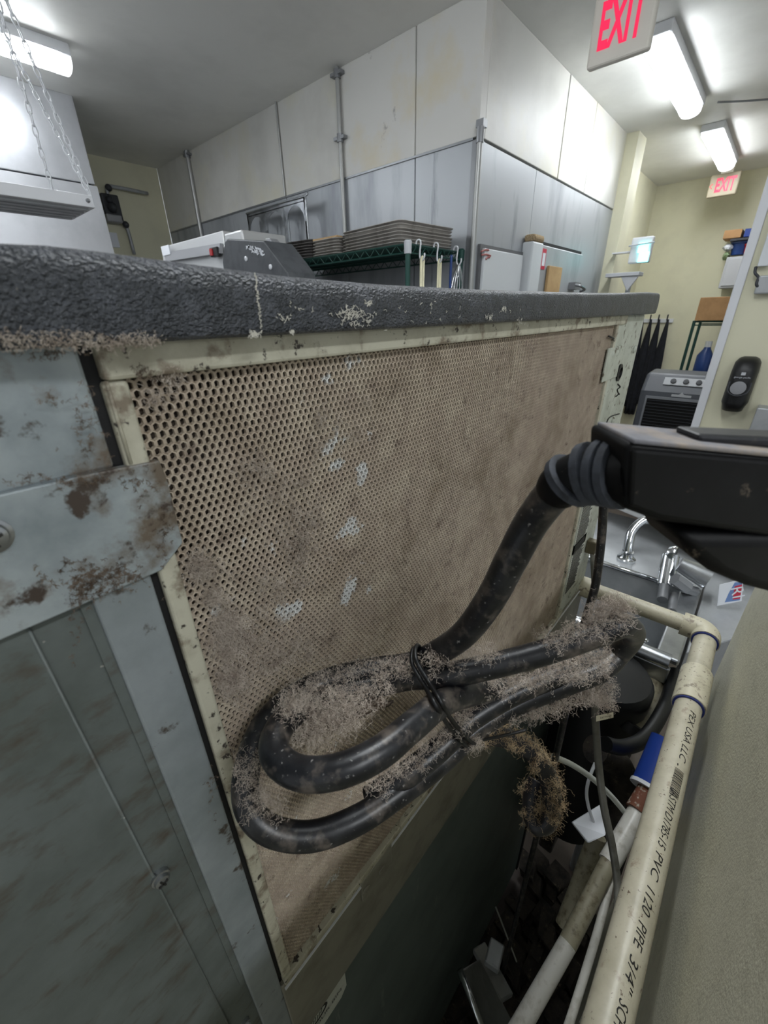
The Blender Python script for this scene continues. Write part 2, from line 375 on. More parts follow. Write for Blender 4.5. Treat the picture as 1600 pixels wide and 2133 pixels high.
build(MB().cyl((XW-.024, YC-.024, 0), (XW-.024, YC-.024, ctop.z-.05), .014, n=12), 'pipe', 'conduit', cp, smooth=True, auto=40)
build(MB().cyl((XW-.024, YC-.024, ctop.z-.06), (XW-.024, YC-.024, ctop.z), .018, n=12).box(XW-.03, XW+.01, YC-.04, YC, ctop.z-.0, ctop.z+.03), 'connector', 'grey_metal', cp)

# =================================================================== CEILING LIGHTS
def fluo(x0, x1, yc, wid, label, lens='lens'):
    t = thing('fluorescent_light', label, 'ceiling light', ((x0+x1)/2, yc, CEIL-.1), 'wraparound fluorescent ceiling lights')
    build(MB().box(x0, x1, yc-wid*.60, yc+wid*.60, CEIL-.047, CEIL), 'housing', 'white', t, bevel=.004)
    n = 10; mb = MB(); pr = []
    for i in range(n+1):
        a = pi*i/n; pr.append((yc-cos(a)*wid*.5, CEIL-.045-abs(sin(a))**.6*.055))
    mb.prism([(x0+.05, y, z) for y, z in pr], (x1-x0-.1, 0, 0))
    build(mb, 'diffuser', lens, t, smooth=True, auto=50)
    for xa, xb in ((x0, x0+.05), (x1-.05, x1)):
        build(MB().prism([(xa, yc+(y-yc)*1.03, z-.002) for y, z in pr], (xb-xa, 0, 0)), 'end_cap', 'lens_end', t, smooth=True, auto=50)
    return t
fluo(3.13, 4.28, .895, .125, 'long bright fluorescent light behind the large exit sign')
fluo(4.86, 6.02, .84, .13, 'farthest fluorescent light, before the small exit sign')
fluo(-.15, 1.16, 3.27, .14, 'fluorescent light over the hanging white fixture at the left')
fluo(.3, 1.5, .34, .13, 'added fluorescent light above the ice machine, outside the view', 'lens_near')  # unseen fixture added to brighten the near wall and pipe
fluo(-.6, .6, -1.3, .13, 'added unseen fluorescent light over the room on the right of the wall', 'lens_near')  # unseen fixture added so direct light reaches the screened face
fluo(-1.6, -.4, 2.6, .13, 'added unseen fluorescent light behind the camera at the left')  # unseen fixture added as general fill

# thin cable across the ceiling
c0, c1 = P(1495, 213, 2, CEIL-.01), P(1640, 203, 2, CEIL-.01)
tag(build(MB().tube([c0, (c0+c1)/2+V((0, 0, -.004)), c1], .006, 8), 'ceiling_cable', 'grey_metal', smooth=True), 'thin dark cable along the ceiling near the far light', 'cable')

# exit signs
def exit_sign(X, yl, yr, zb, zt, label, arrow=False):
    t = thing('exit_sign', label, 'exit sign', (X, (yl+yr)/2, zb))
    yc = (yl+yr)/2; wd = yl-yr; hh = zt-zb
    build(MB().box(X, X+.04, yr, yl, zb, zt), 'housing', 'exit_body' if not arrow else 'exit_body_dimmed', t, bevel=.012, seg=3)
    build(MB().box(X+.01, X+.03, yc-.05, yc+.05, zt, CEIL), 'mount', 'exit_body', t, bevel=.003)
    mb = text_mb('EXIT', 1, 0, bold=.03)
    xs = [p.x for p in mb.v]; ysz = [p.y for p in mb.v]; x0, x1, y0, y1 = min(xs), max(xs), min(ysz), max(ysz)
    f = .70 if not arrow else .66; sh = -.02 if arrow else 0
    out = MB(); out.v = [V((X-.0015, yc+sh*wd/.3-((p.x-x0)/(x1-x0)-.5)*wd*f, zb+hh*.20+(p.y-y0)/(y1-y0)*hh*.62)) for p in mb.v]; out.f = mb.f
    o = build(out, 'letters', 'exit_red', t, fixn=False)
    s = o.modifiers.new('solid', 'SOLIDIFY'); s.thickness = .0012; s.offset = 0
    if arrow:
        yy = yc+wd*.42; zz = zb+hh*.5
        build(MB().tube([(X-.001, yy-.012, zz+.02), (X-.001, yy+.008, zz), (X-.001, yy-.012, zz-.02)], .003, 6, smooth=False), 'arrow', 'exit_red', t)
    return t
X1 = 2.5
exit_sign(X1, .392*X1, .292*X1, CZ+.388*X1, CZ+.388*X1+.245, 'large white exit sign with red letters in front of the nearer ceiling light')
X2 = 6.14
exit_sign(X2, .157*X2, .117*X2, CZ+.166*X2, CZ+.197*X2, 'small far exit sign with red letters and a left arrow', True)

# =================================================================== LEFT BACKGROUND
hd = thing('exhaust_hood', 'tall stainless hood enclosure reaching the ceiling at the far left', 'hood', (0, 3.82, 1.2))
build(MB().box(-2.0, 1.335, 3.82, 4.7, P(0, 350, 1, 3.82).z, CEIL), 'upper_shell', 'hood', hd, bevel=.004)
build(MB().box(-2.0, 1.345, 3.815, 4.7, .9, P(0, 350, 1, 3.82).z-.008), 'lower_shell', 'hood', hd, bevel=.004)
# hanging white fixture with chains
YH = 2.4
zb = P(200, 437, 1, YH).z; ztp = P(195, 408, 1, YH).z; xe = P(200, 437, 1, YH).x
hf = thing('hanging_fixture', 'long white metal fixture hung on chains in front of the steel hood', 'hanging fixture', (.2, YH, zb))
build(MB().box(-.7, xe, YH, YH+.34, zb+.006, ztp), 'housing', 'white', hf, bevel=.003)
sl = MB()
for k in range(5): sl.box(-.68, xe-.02, YH+.03+k*.06, YH+.03+k*.06+.03, zb-.002, zb+.012)
build(sl, 'underside_louvre', 'stainless_dk', hf)
build(MB().lathe(P(183, 418, 1, YH), (0, -1, 0), [(-.002, .008), (.006, .008), (.008, .003), (.014, .003)], 10), 'screw', 'grey_metal', hf)
def chain(a, b, link=.042):
    a, b = V(a), V(b); L = (b-a).length; n = int(L/(link*.78)); mb = MB(); d = (b-a)/n
    for i in range(n):
        c = a+d*(i+.5); t = d.normalized(); s = t.cross(V((0, 1, 0)) if i % 2 else V((1, 0, 0))).normalized()
        pts = []
        for k in range(8):
            an = 2*pi*k/8; pts.append(c+t*cos(an)*link*.5+s*sin(an)*link*.2)
        mb.tube(pts, .0028, 5, closed=True, smooth=False)
    return mb
for (x, y), dy, top in (((108, 392), 0.0, (0, -.02)), ((190, 408), 0.0, (-.16, .0)), ((190, 408), .05, (-.14, .30)), ):
    p = P(x, y, 1, YH+dy+.01)
    build(chain((p.x, p.y, ztp), (p.x+top[0], p.y+top[1], CEIL)), 'chain', 'white', hf, smooth=True)
# valve assembly and pipes on the far wall
YV = 4.92
def onV(x, y, o=0): return P(x, y, 1, YV-o)
va = thing('gas_valve', 'grimy valve assembly with pipes on the cream far wall beside the hood', 'valve', onV(225, 500))
build(MB().box(onV(203, 405).x, onV(238, 405).x, YV-.08, YV, onV(220, 460).z, onV(220, 407).z), 'valve_box', 'dark_grey', va, bevel=.01)
build(MB().box(onV(215, 455).x, onV(246, 455).x, YV-.1, YV, onV(230, 466).z, onV(230, 450).z), 'control_head', 'appl_grey', va, bevel=.01)
build(MB().ball(onV(235, 432, .1), .04).ball(onV(228, 415, .1), .03), 'knob', 'dark_grey', va, smooth=True)
build(MB().tube([onV(224, 405, .05), onV(223, 390, .05), onV(232, 388, .05), onV(308, 403, .05)], .015, 8, step=3), 'upper_pipe', 'stainless_dk', va, smooth=True)
build(MB().tube([onV(246, 462, .05), onV(258, 464, .05), onV(266, 478, .05), onV(280, 530, .05)], .015, 8, step=3), 'lower_pipe', 'stainless_dk', va, smooth=True)
for q_ in (onV(226, 391, .06), onV(262, 468, .06)): build(MB().ball(q_, .028), 'elbow', 'dark_grey', va, smooth=True)
build(MB().box(onV(225, 500).x, onV(245, 500).x, YV-.02, YV-.001, onV(235, 515).z, onV(235, 485).z), 'wall_tag', 'white_card', va)

# appliance with the red switch
XA = 1.40
ap = thing('conveyor_oven', 'long light steel kitchen appliance with a red rocker switch behind the lid', 'appliance', (XA, 2.7, CZ+.05))
y0, y1 = P(335, 512, 0, XA).y, P(463, 480, 0, XA).y; zA = P(463, 480, 0, XA).z
build(MB().prism([(XA-.03, y0, CZ+.05), (XA+.0, y0, zA), (XA+.3, y0, zA), (XA+.3, y0, CZ+.05)], (0, y1-y0, 0)), 'body', 'appl_light', ap, bevel=.006)
a, b, c, d_ = [P(x, y, 0, XA-.016) for x, y in ((345, 527), (462, 507), (465, 528), (352, 545))]
build(MB().prism([a-V((.012, 0, 0)), b-V((.012, 0, 0)), c-V((.02, 0, 0)), d_-V((.02, 0, 0))], (.02, 0, 0)), 'control_strip', 'appl_grey', ap)
sp = P(446, 525, 0, XA-.04)
sw = build(MB().box(XA-.045, XA-.02, sp.y-.038, sp.y+.038, sp.z-.022, sp.z+.022), 'switch_plate', 'black_plastic', ap, bevel=.003)
build(MB().box(XA-.052, XA-.04, sp.y+.004, sp.y+.03, sp.z-.016, sp.z+.016), 'rocker_switch', 'red', ap, bevel=.002)
tp = P(345, 520, 0, XA-.03)
build(MB().box(XA-.034, XA-.028, tp.y-.06, tp.y+.05, tp.z-.03, tp.z+.02), 'paper_label', 'white_card', ap)
build(MB().box(XA+.0, XA+.28, y1-.18, y1-.006, CZ+.2, P(550, 487, 0, XA+.2).z-.01), 'rear_housing', 'appl_light', ap, bevel=.01)
# stand that carries the two appliances
st_ = thing('equipment_stand', 'tall steel equipment stand under the appliance with the red switch', 'stand', (1.55, 2.7, 0))
build(MB().box(1.27, 1.75, 1.95, 3.3, CZ+.02, CZ+.0495), 'top', 'stainless_dk', st_, bevel=.003)
for x in (1.30, 1.72):
    for y in (1.98, 3.27): build(MB().cyl((x, y, 0), (x, y, CZ+.02), .018, n=12), 'leg', 'stainless_dk', st_)
# dark angular unit beside it
XB = 1.28
pl = [(470, 497), (463, 520), (470, 575), (600, 580), (575, 545), (551, 500)]
pl = [(467, 505), (473, 497), (549, 501), (598, 566), (604, 596), (470, 596), (463, 545)]
db = thing('food_slicer_hood', 'dark grey angular appliance head with chipped white paint on its side', 'appliance', P(530, 590, 0, XB))
build(MB().prism([P(x, y, 0, XB) for x, y in pl], (.16, .0, 0)), 'casing', 'dark_box', db, bevel=.006)
build(MB().prism([P(x, y, 0, XB+.16)+V((.002, 0, 0)) for x, y in ((551, 497), (560, 496), (612, 562), (604, 572))], (.05, 0, 0)), 'edge_trim', 'appl_grey', db, bevel=.003)
ch = MB()
for k in range(34):
    x = 513+random.random()*38; y = 516+(x-513)*.28+random.uniform(-5, 5)
    q = P(x, y, 0, XB-.001); ch.obox(q, (.0008, 0, 0), (0, random.uniform(.003, .010), random.uniform(-.004, .004)), (0, random.uniform(-.002, .002), random.uniform(.002, .006)))
build(ch, 'chipped_paint', 'white_card', db)
for px in ((513, 539), (564, 556)):
    build(MB().lathe(P(*px, 0, XB), (-1, 0, 0), [(-.001, .011), (.003, .011), (.005, .006), (.0051, .001)], 14), 'screw', 'white', db)
sd = [P(x, y, 0, XB+.13) for x, y in ((574, 512), (584, 514), (612, 552), (606, 560))]
build(MB().prism([p+V((-.001, -.012, 0)) for p in sd], (.01, -.004, 0)), 'red_label', 'red_faded', db)

# =================================================================== GREEN WIRE SHELF + TRAYS
ZS = CZ+.304; SX0, SX1, SY0, SY1 = 1.80, 2.27, 1.435, 2.95
sh = thing('wire_shelf', 'dark green wire shelf loaded with trays against the cooler wall', 'shelf', ((SX0+SX1)/2, 2.1, 0))
mb = MB()
for yy0, yy1, xx0, xx1 in ((SY0, SY1, SX0, SX0), (SY0, SY1, SX1, SX1), (SY0, SY0, SX0, SX1), (SY1, SY1, SX0, SX1)):
    for dz in (0, -.035): mb.cyl((xx0, yy0, ZS-.006+dz), (xx1, yy1, ZS-.006+dz), .004, n=6)
    L = max(abs(yy1-yy0), abs(xx1-xx0)); n = int(L/.035)
    pts = [(xx0+(xx1-xx0)*i/n, yy0+(yy1-yy0)*i/n, ZS-.006-(.035 if i % 2 else 0)) for i in range(n+1)]
    mb.tube(pts, .0028, 5, smooth=False)
build(mb, 'truss_rim', 'green_wire', sh)
mb = MB(); k = SY0
while k < SY1:
    mb.cyl((SX0, k, ZS-.006), (SX1, k, ZS-.006), .0025, n=5); k += .016
for x in (SX0+.15, SX0+.31): mb.cyl((x, SY0, ZS-.014), (x, SY1, ZS-.014), .004, n=5)
build(mb, 'wire_deck', 'green_wire', sh)
for (x, y) in ((SX0, SY0), (SX1, SY0), (SX0, SY1), (SX1, SY1)):
    build(MB().cyl((x, y, 0), (x, y, ZS+.012), .0127, n=12), 'post', 'green_wire', sh, smooth=True, auto=40)
    build(MB().lathe((x, y, ZS-.045), (0, 0, 1), [(0, .017), (.05, .019), (.055, .014)], 12), 'corner_sleeve', 'lilac' if (x, y) == (SX0, SY0) else 'green_wire', sh)
mb = MB(); k = SY0                      # second tier below
for zz in (ZS-.30,):
    for (a, b) in (((SX0, SY0), (SX0, SY1)), ((SX1, SY0), (SX1, SY1)), ((SX0, SY0), (SX1, SY0))):
        mb.cyl((*a, zz), (*b, zz), .004, n=6); mb.cyl((*a, zz-.03), (*b, zz-.03), .004, n=6)
    while k < SY1: mb.cyl((SX0, k, zz), (SX1, k, zz), .0025, n=5); k += .05
build(mb, 'lower_tier', 'green_wire', sh)

def tray_mb(x0, x1, y0, y1, z, h=.0135):
    mb = MB(); r = .03
    def ring(g, zz):
        o = []
        for cx, cy, a0 in ((x1-r, y1-r, 0), (x0+r, y1-r, 90), (x0+r, y0+r, 180), (x1-r, y0+r, 270)):
            for k in range(4):
                an = radians(a0+k*30); o.append((cx+(r+g)*cos(an), cy+(r+g)*sin(an), zz))
        return o
    rings = [ring(0, z+h-.006), ring(.004, z+h-.002), ring(.002, z+h), ring(-.003, z+h-.001), ring(-.014, z+.003), ring(-.016, z), ]
    vs = [p for q in rings for p in q]; n = 16
    fs = [(i*n+k, i*n+(k+1) % n, (i+1)*n+(k+1) % n, (i+1)*n+k) for i in range(len(rings)-1) for k in range(n)]
    fs.append(tuple(range((len(rings)-1)*n, len(rings)*n)))
    return mb.add(vs, fs)
def stack(n, x0, x1, y0, y1, mt, dz, rz, words, grp):
    first = None
    for i in range(n):
        pos = ('bottom tray' if i == 0 else 'top tray' if i == n-1 else f"{['', 'second', 'third', 'fourth', 'fifth', 'sixth', 'seventh'][i]} tray from the bottom")
        lab = f'{pos} of the {words}'
        if first is None:
            o = build(tray_mb(x0, x1, y0, y1, ZS), 'baking_tray', mt, smooth=True, auto=60); o.rotation_euler.z = rz
            s = o.modifiers.new('solid', 'SOLIDIFY'); s.thickness = .0015; first = o
            tag(o, lab, 'tray', grp)
        else:
            c = first.copy(); COL.objects.link(c); c.location.z += dz*i; c.location.x += random.uniform(-.006, .006); c.location.y += random.uniform(-.008, .008)
            c.rotation_euler.z = rz+random.uniform(-.012, .012); c['label'] = lab
stack(7, 1.83, 2.24, 1.475, 1.93, 'tray', .0145, radians(-6), 'tall right-hand stack on the green shelf', 'trays at the right end of the shelf')
stack(6, 1.84, 2.24, 1.965, 2.19, 'tray', .0142, 0, 'middle stack under the plywood sheet', 'trays in the middle of the shelf')
stack(7, 1.83, 2.25, 2.22, 2.66, 'tray_dark', .0145, radians(5), 'dark left-hand stack on the green shelf', 'trays at the left end of the shelf')
tag(build(MB().box(1.85, 2.23, 1.975, 2.18, ZS+.0855, ZS+.0945), 'plywood_sheet', 'wood', bevel=.002), 'small plywood sheet on the middle tray stack', 'board')
# upright tray with arched openings leaning on the wall
a, b = P(515, 447, 0, 2.2), P(640, 462, 0, 2.2)
lt = thing('leaning_rack_panel', 'upright steel panel with arched cut-outs leaning behind the left tray stack', 'rack panel', (2.2, (a.y+b.y)/2, ZS))
mb = MB(); zt_ = a.z; yl, yr = a.y, b.y; nA = 3; z0 = ZS+.01; wA = (yl-yr)/nA
mb.box(2.195, 2.2, yr, yl, zt_-.02, zt_); mb.box(2.195, 2.2, yr, yr+.015, z0, zt_); mb.box(2.195, 2.2, yl-.015, yl, z0, zt_)
for i in range(nA):
    c = yr+wA*(i+.5)
    for k in range(10):
        a0, a1 = pi*k/10, pi*(k+1)/10; rr = wA*.42; zc = zt_-.03-rr
        q = [(2.195, c+rr*cos(a0), zc+rr*sin(a0)), (2.195, c+rr*cos(a1), zc+rr*sin(a1)), (2.195, c+wA*.5*cos(a1), zt_-.015), (2.195, c+wA*.5*cos(a0), zt_-.015)]
        mb.prism(q, (.005, 0, 0))
    mb.box(2.195, 2.2, c-wA*.5, c-wA*.42, z0, zt_-.03-rr_ if False else zt_-.03-wA*.42)
    mb.box(2.195, 2.2, c+wA*.42, c+wA*.5, z0, zt_-.03-wA*.42)
build(mb, 'arched_panel', 'stainless', lt)
build(MB().tube([(2.19, yr-.01, z0), (2.19, yr-.012, zt_-.02), (2.19, yr+.02, zt_+.004), (2.19, yl, zt_+.004)], .006, 8), 'wire_rim', 'stainless', lt, smooth=True)

# S-hooks with utensils hanging from the right-hand end of the shelf
def hook(px, py, label):
    t = thing('s_hook', label, 'hook', P(px, py, 2, ZS-.04), 'hooks on the end of the green shelf')
    p = P(px, py, 2, ZS); p.y = SY0-.002
    k = .02
    pts = [p+V((0, .012, -.01)), p+V((0, .012, .008)), p+V((0, 0, .018)), p+V((0, -.014, .008)), p+V((0, -.010, -.03)), p+V((0, -.012, -.06)), p+V((0, -.026, -.07)), p+V((0, -.038, -.055)), p+V((0, -.038, -.04))]
    build(MB().tube(pts, .004, 8), 'hook_wire', 'white', t, smooth=True); return p
HK = []
for px, py, l in ((888, 506, 'leftmost white hook on the green shelf end'), (926, 512, 'middle white hook on the green shelf end'), (960, 520, 'rightmost hook on the green shelf end, by the wall')):
    HK.append(hook(px, py, l))
def rods(p, offs, L, r, mt, name, label, cat, tilt=(0, 0)):
    mb = MB()
    for o in offs: mb.cyl(p+V((o, -.026, -.065)), p+V((o+tilt[0], -.026+tilt[1], -.065-L)), r, n=8)
    mb.tube([p+V((offs[0], -.026, -.068)), p+V(((offs[0]+offs[-1])/2, -.026, -.055)), p+V((offs[-1], -.026, -.068))], r, 8)
    return tag(build(mb, name, mt, smooth=True), label, cat)
rods(HK[0], (-.01, .01), .40, .006, 'cream_tool', 'hanging_tongs', 'cream handled tongs on the leftmost hook of the green shelf', 'utensil')
rods(HK[1], (-.012, .002, .014), .40, .004, 'cream_tool', 'hanging_utensil', 'cream wire utensil on the middle hook of the green shelf', 'utensil')
p = HK[2]; wmb = MB()
for k in range(5):
    a = (k-2)*.011
    wmb.tube([p+V((a*.3, -.026, -.068)), p+V((a*1.6-.01, -.03, -.12)), p+V((a*2.6-.02, -.03, -.22)), p+V((a*1.2-.03, -.03, -.34))], .003, 6)
tag(build(wmb, 'wire_whisk', 'chrome', smooth=True), 'bunch of wire whisks on the rightmost hook', 'utensil')
p = P(940, 545, 1, SY0-.03)
tag(build(MB().tube([p+V((0, 0, .03)), p+V((0.0, 0, -.1)), p+V((.01, 0, -.3))], .007, 8), 'blue_handle_brush', 'navy', smooth=True), 'blue utensil handle between the two right hooks', 'utensil')

# =================================================================== RIGHT BACKGROUND
# lit cyan box (insect trap) and bracket on the wall stub
XT = 4.60
def onT(x, y, o=0): return P(x, y, 0, XT-o)
it = thing('insect_light_trap', 'white wall unit with two glowing cyan tubes beyond the cooler', 'light trap', onT(1340, 545))
a, b = onT(1324, 498), onT(1356, 548)
build(MB().box(XT-.10, XT-.04, b.y, a.y, b.z, a.z), 'housing', 'white', it, bevel=.01)
for yy in (518, 537):
    q, r_ = onT(1330, yy-3, .1), onT(1351, yy+1, .1); build(MB().box(XT-.112, XT-.098, r_.y, q.y, q.z-.045, q.z+.03), 'glowing_tube', 'cyan', it, bevel=.006)
build(MB().cyl((XT-.12, a.y+.01, a.z-.06), (XT-.12, b.y-.02, a.z-.05), .006, n=6), 'guard_bar', 'lilac', it)
build(MB().box(XT-.05, XT+.04, b.y+.02, 1.315, b.z+.1, a.z-.1), 'mounting_arm', 'white', it)
wb = thing('wall_bracket', 'grey metal bracket and pipe under the glowing wall unit', 'bracket', onT(1322, 605))
q, r_ = onT(1304, 560), onT(1338, 575)
build(MB().box(XT-.12, XT+.03, r_.y, 1.315, r_.z, r_.z+.03).prism([(XT-.11, q.y, r_.z), (XT-.11, r_.y, r_.z), (XT-.11, (q.y+r_.y)/2, r_.z-.12)], (.02, 0, 0)), 'bracket_plate', 'lilac', wb, bevel=.004)
build(MB().cyl((XT-.08, (q.y+r_.y)/2, r_.z), (XT-.08, (q.y+r_.y)/2, r_.z-.5), .02, n=12), 'pipe', 'stainless_dk', wb, smooth=True, auto=40)
# coat rail and aprons on the back wall
XR = 6.66
def onB(x, y, o=0): return P(x, y, 0, XR-o)
rl = thing('coat_rail', 'white rail with hooks on the back wall above the black aprons', 'coat rail', onB(1350, 672))
a, b = onB(1300, 661), onB(1402, 672)
build(MB().box(XR-.02, XR, b.y, a.y, b.z, a.z-.02), 'board', 'white', rl, bevel=.003)
for px in (1342, 1359, 1376, 1394):
    q = onB(px, 655)
    build(MB().tube([V((XR-.02, q.y, q.z-.06)), V((XR-.05, q.y, q.z-.06)), V((XR-.055, q.y, q.z)), ], .008, 6), 'hook', 'dark_grey', rl, smooth=True)
for i, (px, wd, dp) in enumerate(((1342, .13, 1.1), (1359, .15, 1.2), (1376, .14, 1.05), (1394, .12, .95))):
    q = onB(px, 665); n = 10; rows = 12; vs = []
    for r in range(rows+1):
        t = r/rows; hw = .010+wd*min(1, t*1.9)**.8*.40
        for k in range(n+1):
            u = k/n*2-1; vs.append((XR-.06-.035*(1-u*u)-.02*sin(u*9+i+t*2)*t, q.y+u*hw, q.z-t*dp+abs(u)*.0))
    fs = [(r*(n+1)+k, r*(n+1)+k+1, (r+1)*(n+1)+k+1, (r+1)*(n+1)+k) for r in range(rows) for k in range(n)]
    o = build(MB().add(vs, fs), 'hanging_apron', 'cloth', smooth=True); s = o.modifiers.new('solid', 'SOLIDIFY'); s.thickness = .012
    tag(o, ['leftmost black apron on the coat rail, partly behind the ice machine', 'second black apron from the left on the coat rail', 'third black apron from the left on the coat rail', 'rightmost black apron on the coat rail'][i], 'apron', 'aprons on the coat rail')
# evaporative cooler
XE = 4.3
def onE(x, y, o=0): return P(x, y, 0, XE-o)
ev = thing('evaporative_cooler', 'dark grey portable air cooler with black louvres on the floor', 'air cooler', (XE+.2, onE(1400, 840).y, 0))
yl = onE(1325, 850).y+.0; yr = yl-.62; zt_ = onE(1330, 812).z
build(MB().prism([(XE, 0, .06), (XE, 0, zt_), (XE+.10, 0, zt_+.14), (XE+.36, 0, zt_+.15), (XE+.40, 0, .06)], (0, -.62, 0)), 'body', 'cooler_body', ev, bevel=.03, seg=3)
ev.children[-1].location.y = 0
for v in ev.children[-1].data.vertices: v.co.y += yl
zl0, zl1 = .35, zt_-.06
build(MB().box(XE-.012, XE+.01, yr+.05, yl-.07, zl0, zl1), 'grille_recess', 'black', ev)
lv = MB(); k = zl0+.01
while k < zl1-.01:
    lv.obox((XE-.016, (yl+yr)/2-.01, k), (.012, 0, -.006), (0, .245, 0), (0, 0, .003)); k += .026
build(lv, 'louvres', 'dark_grey', ev)
fr = MB().box(XE-.02, XE+.004, yl-.07, yl-.055, zl0-.02, zl1+.02).box(XE-.02, XE+.004, yr+.035, yr+.05, zl0-.02, zl1+.02).box(XE-.02, XE+.004, yr+.05, yl-.07, zl1, zl1+.02)
build(fr, 'grille_frame', 'cooler_top', ev)
up = V((.10, 0, .14)).normalized(); nn = V((-.14, 0, .10)).normalized()
pc = V((XE+.055, (yl+yr)/2, zt_+.082))
build(MB().obox(pc+nn*.004, up*.035, (0, .16, 0), nn*.004), 'control_panel', 'lilac', ev, bevel=.003)
for k in (-1, 0, 1): build(MB().lathe(pc+V((0, k*.09, 0))+nn*.006, nn, [(0, .022), (.014, .02), (.015, .002)], 14), 'control_knob', 'dark_grey', ev)
build(MB().box(XE-.006, XE+.004, (yl+yr)/2-.07, (yl+yr)/2+.07, zt_-.03, zt_-.012).prism([(XE-.006, (yl+yr)/2-.02, zt_-.012), (XE-.006, (yl+yr)/2+.02, zt_-.012), (XE-.006, (yl+yr)/2, zt_+.006)], (.01, 0, 0)), 'badge', 'lilac', ev)
for yy in (yl-.06, yr+.06): build(MB().cyl((XE+.06, yy-.015, .03), (XE+.06, yy+.015, .03), .03, n=14).cyl((XE+.34, yy-.015, .03), (XE+.34, yy+.015, .03), .03, n=14), 'castor', 'black_plastic', ev)

# green wire rack with bottles and a carton
XG = 5.4
def onG(x, y, o=0): return P(x, y, 0, XG+o)
yl = onG(1447, 668).y; yr = yl-.62; zr = onG(1447, 668).z; xb = XG+.45
rk = thing('wire_rack', 'green wire rack holding blue bottles beneath a carton', 'rack', (XG+.22, (yl+yr)/2, 0))
for x in (XG, xb):
    for y in (yl, yr): build(MB().cyl((x, y, 0), (x, y, zr), .014, n=10), 'post', 'green_wire', rk, smooth=True, auto=40)
zlow = onG(1440, 785).z
for zz in (zr-.01, zlow-.05, .2):
    mb = MB()
    for x in (XG, xb): mb.cyl((x, yl, zz), (x, yr, zz), .006, n=6).cyl((x, yl, zz-.03), (x, yr, zz-.03), .005, n=6)
    for y in (yl, yr): mb.cyl((XG, y, zz), (xb, y, zz), .006, n=6)
    k = yr
    while k < yl: mb.cyl((XG, k, zz+.002), (xb, k, zz+.002), .003, n=5); k += .03
    build(mb, 'shelf', 'green_wire', rk)
ct = thing('carton', 'brown cardboard carton sealed with tape on top of the green rack', 'box', (XG+.2, (yl+yr)/2, zr))
zc1 = onG(1455, 620).z
build(MB().box(XG-.02, XG+.42, yr, yl+.0, zr+.001, zc1), 'box_body', 'cardboard', ct, bevel=.004)
build(MB().box(XG-.022, XG-.018, (yl+yr)/2+.03, (yl+yr)/2+.05, zr+.004, zc1), 'tape_strip', 'tape', ct)
def bottle(x, y, z, r, h, mt, cap, label):
    t = thing('bottle', label, 'bottle', (x, y, z), 'containers on the green rack')
    build(MB().lathe((x, y, z), (0, 0, 1), [(0, r*.9), (.01, r), (h*.65, r), (h*.8, r*.5), (h*.88, r*.35)], 18), 'body', mt, t, smooth=True, auto=50)
    build(MB().lathe((x, y, z+h*.86), (0, 0, 1), [(0, r*.42), (h*.14, r*.42)], 14), 'cap', cap, t)
zz = zlow-.045
bottle(XG+.1, yl-.16, zz, .07, .38, 'navy', 'white', 'tall blue bottle nearest the rack post')
bottle(XG+.08, yl-.33, zz, .08, .42, 'lilac', 'navy', 'pale bottle with blue cap in the middle of the rack')
bottle(XG+.12, yl-.50, zz, .08, .50, 'navy', 'red', 'blue bottle with red cap at the right of the rack')
# upper wall shelf with assorted goods
XS = 6.3
def onS(x, y): return P(x, y, 0, XS)
a = onS(1500, 537); b = onS(1600, 530)
bt = thing('storage_bin', 'pale grey cabinet under the pile of goods on the back wall', 'cabinet', (XS+.17, a.y-.3, onS(1510, 600).z))
build(MB().box(XS, XS+.35, a.y-.75, a.y-.06, onS(1510, 600).z, a.z), 'cabinet_body', 'lilac', bt, bevel=.006)
build(MB().box(XS-.012, XS, a.y-.73, a.y-.08, onS(1510, 600).z+.02, a.z-.02), 'cabinet_door', 'lilac', bt, bevel=.004)
items = [((1502, 522), (1527, 506), 'white_card', 'folded_cloths', 'white cloths at the left of the pile on the grey cabinet', 'cloth'),
         ((1503, 540), (1520, 524), 'green_bag', 'plastic_bag', 'pale green plastic bag hanging over the cabinet edge', 'bag'),
         ((1528, 530), (1548, 500), 'navy', 'blue_tub', 'blue tub in the pile on the grey cabinet', 'tub'),
         ((1552, 526), (1575, 504), 'red', 'red_tub', 'red tub beside the blue tub on the grey cabinet', 'tub'),
         ((1520, 503), (1560, 494), 'dark_grey', 'dark_tray', 'dark flat tray lying across the tubs', 'tray'),
         ((1505, 498), (1548, 476), 'cardboard', 'open_carton', 'open cardboard carton on top of the pile', 'box'),
         ((1548, 494), (1575, 474), 'blue', 'blue_white_package', 'blue package at the right of the open carton', 'package')]
for k, (p0, p1, mt, nm, lb, ct_) in enumerate(items):
    a0, b0 = onS(*p0), onS(*p1)
    mb = MB()
    if 'tub' in nm: 
        c = (a0+b0)/2; mb.lathe((XS+.12, c.y, a0.z), (0, 0, 1), [(0, .06), (b0.z-a0.z-.02, .075), (b0.z-a0.z-.02, .085), (b0.z-a0.z, .085)], 18)
    elif nm == 'folded_cloths' or nm == 'plastic_bag':
        c = (a0+b0)/2; mb.ball((XS+.1, c.y, c.z), 1, (.09, abs(a0.y-b0.y)/2, abs(a0.z-b0.z)/2), 8)
        for v in mb.v: v += V((random.uniform(-.01, .01), random.uniform(-.012, .012), random.uniform(-.01, .01)))
    else: mb.box(XS+.0, XS+.28, b0.y, a0.y, a0.z, b0.z)
    tag(build(mb, nm, mt, smooth=('tub' in nm or 'bag' in nm or 'cloth' in nm), auto=40, bevel=0 if 'bag' in nm or 'cloth' in nm else .004), lb, ct_)

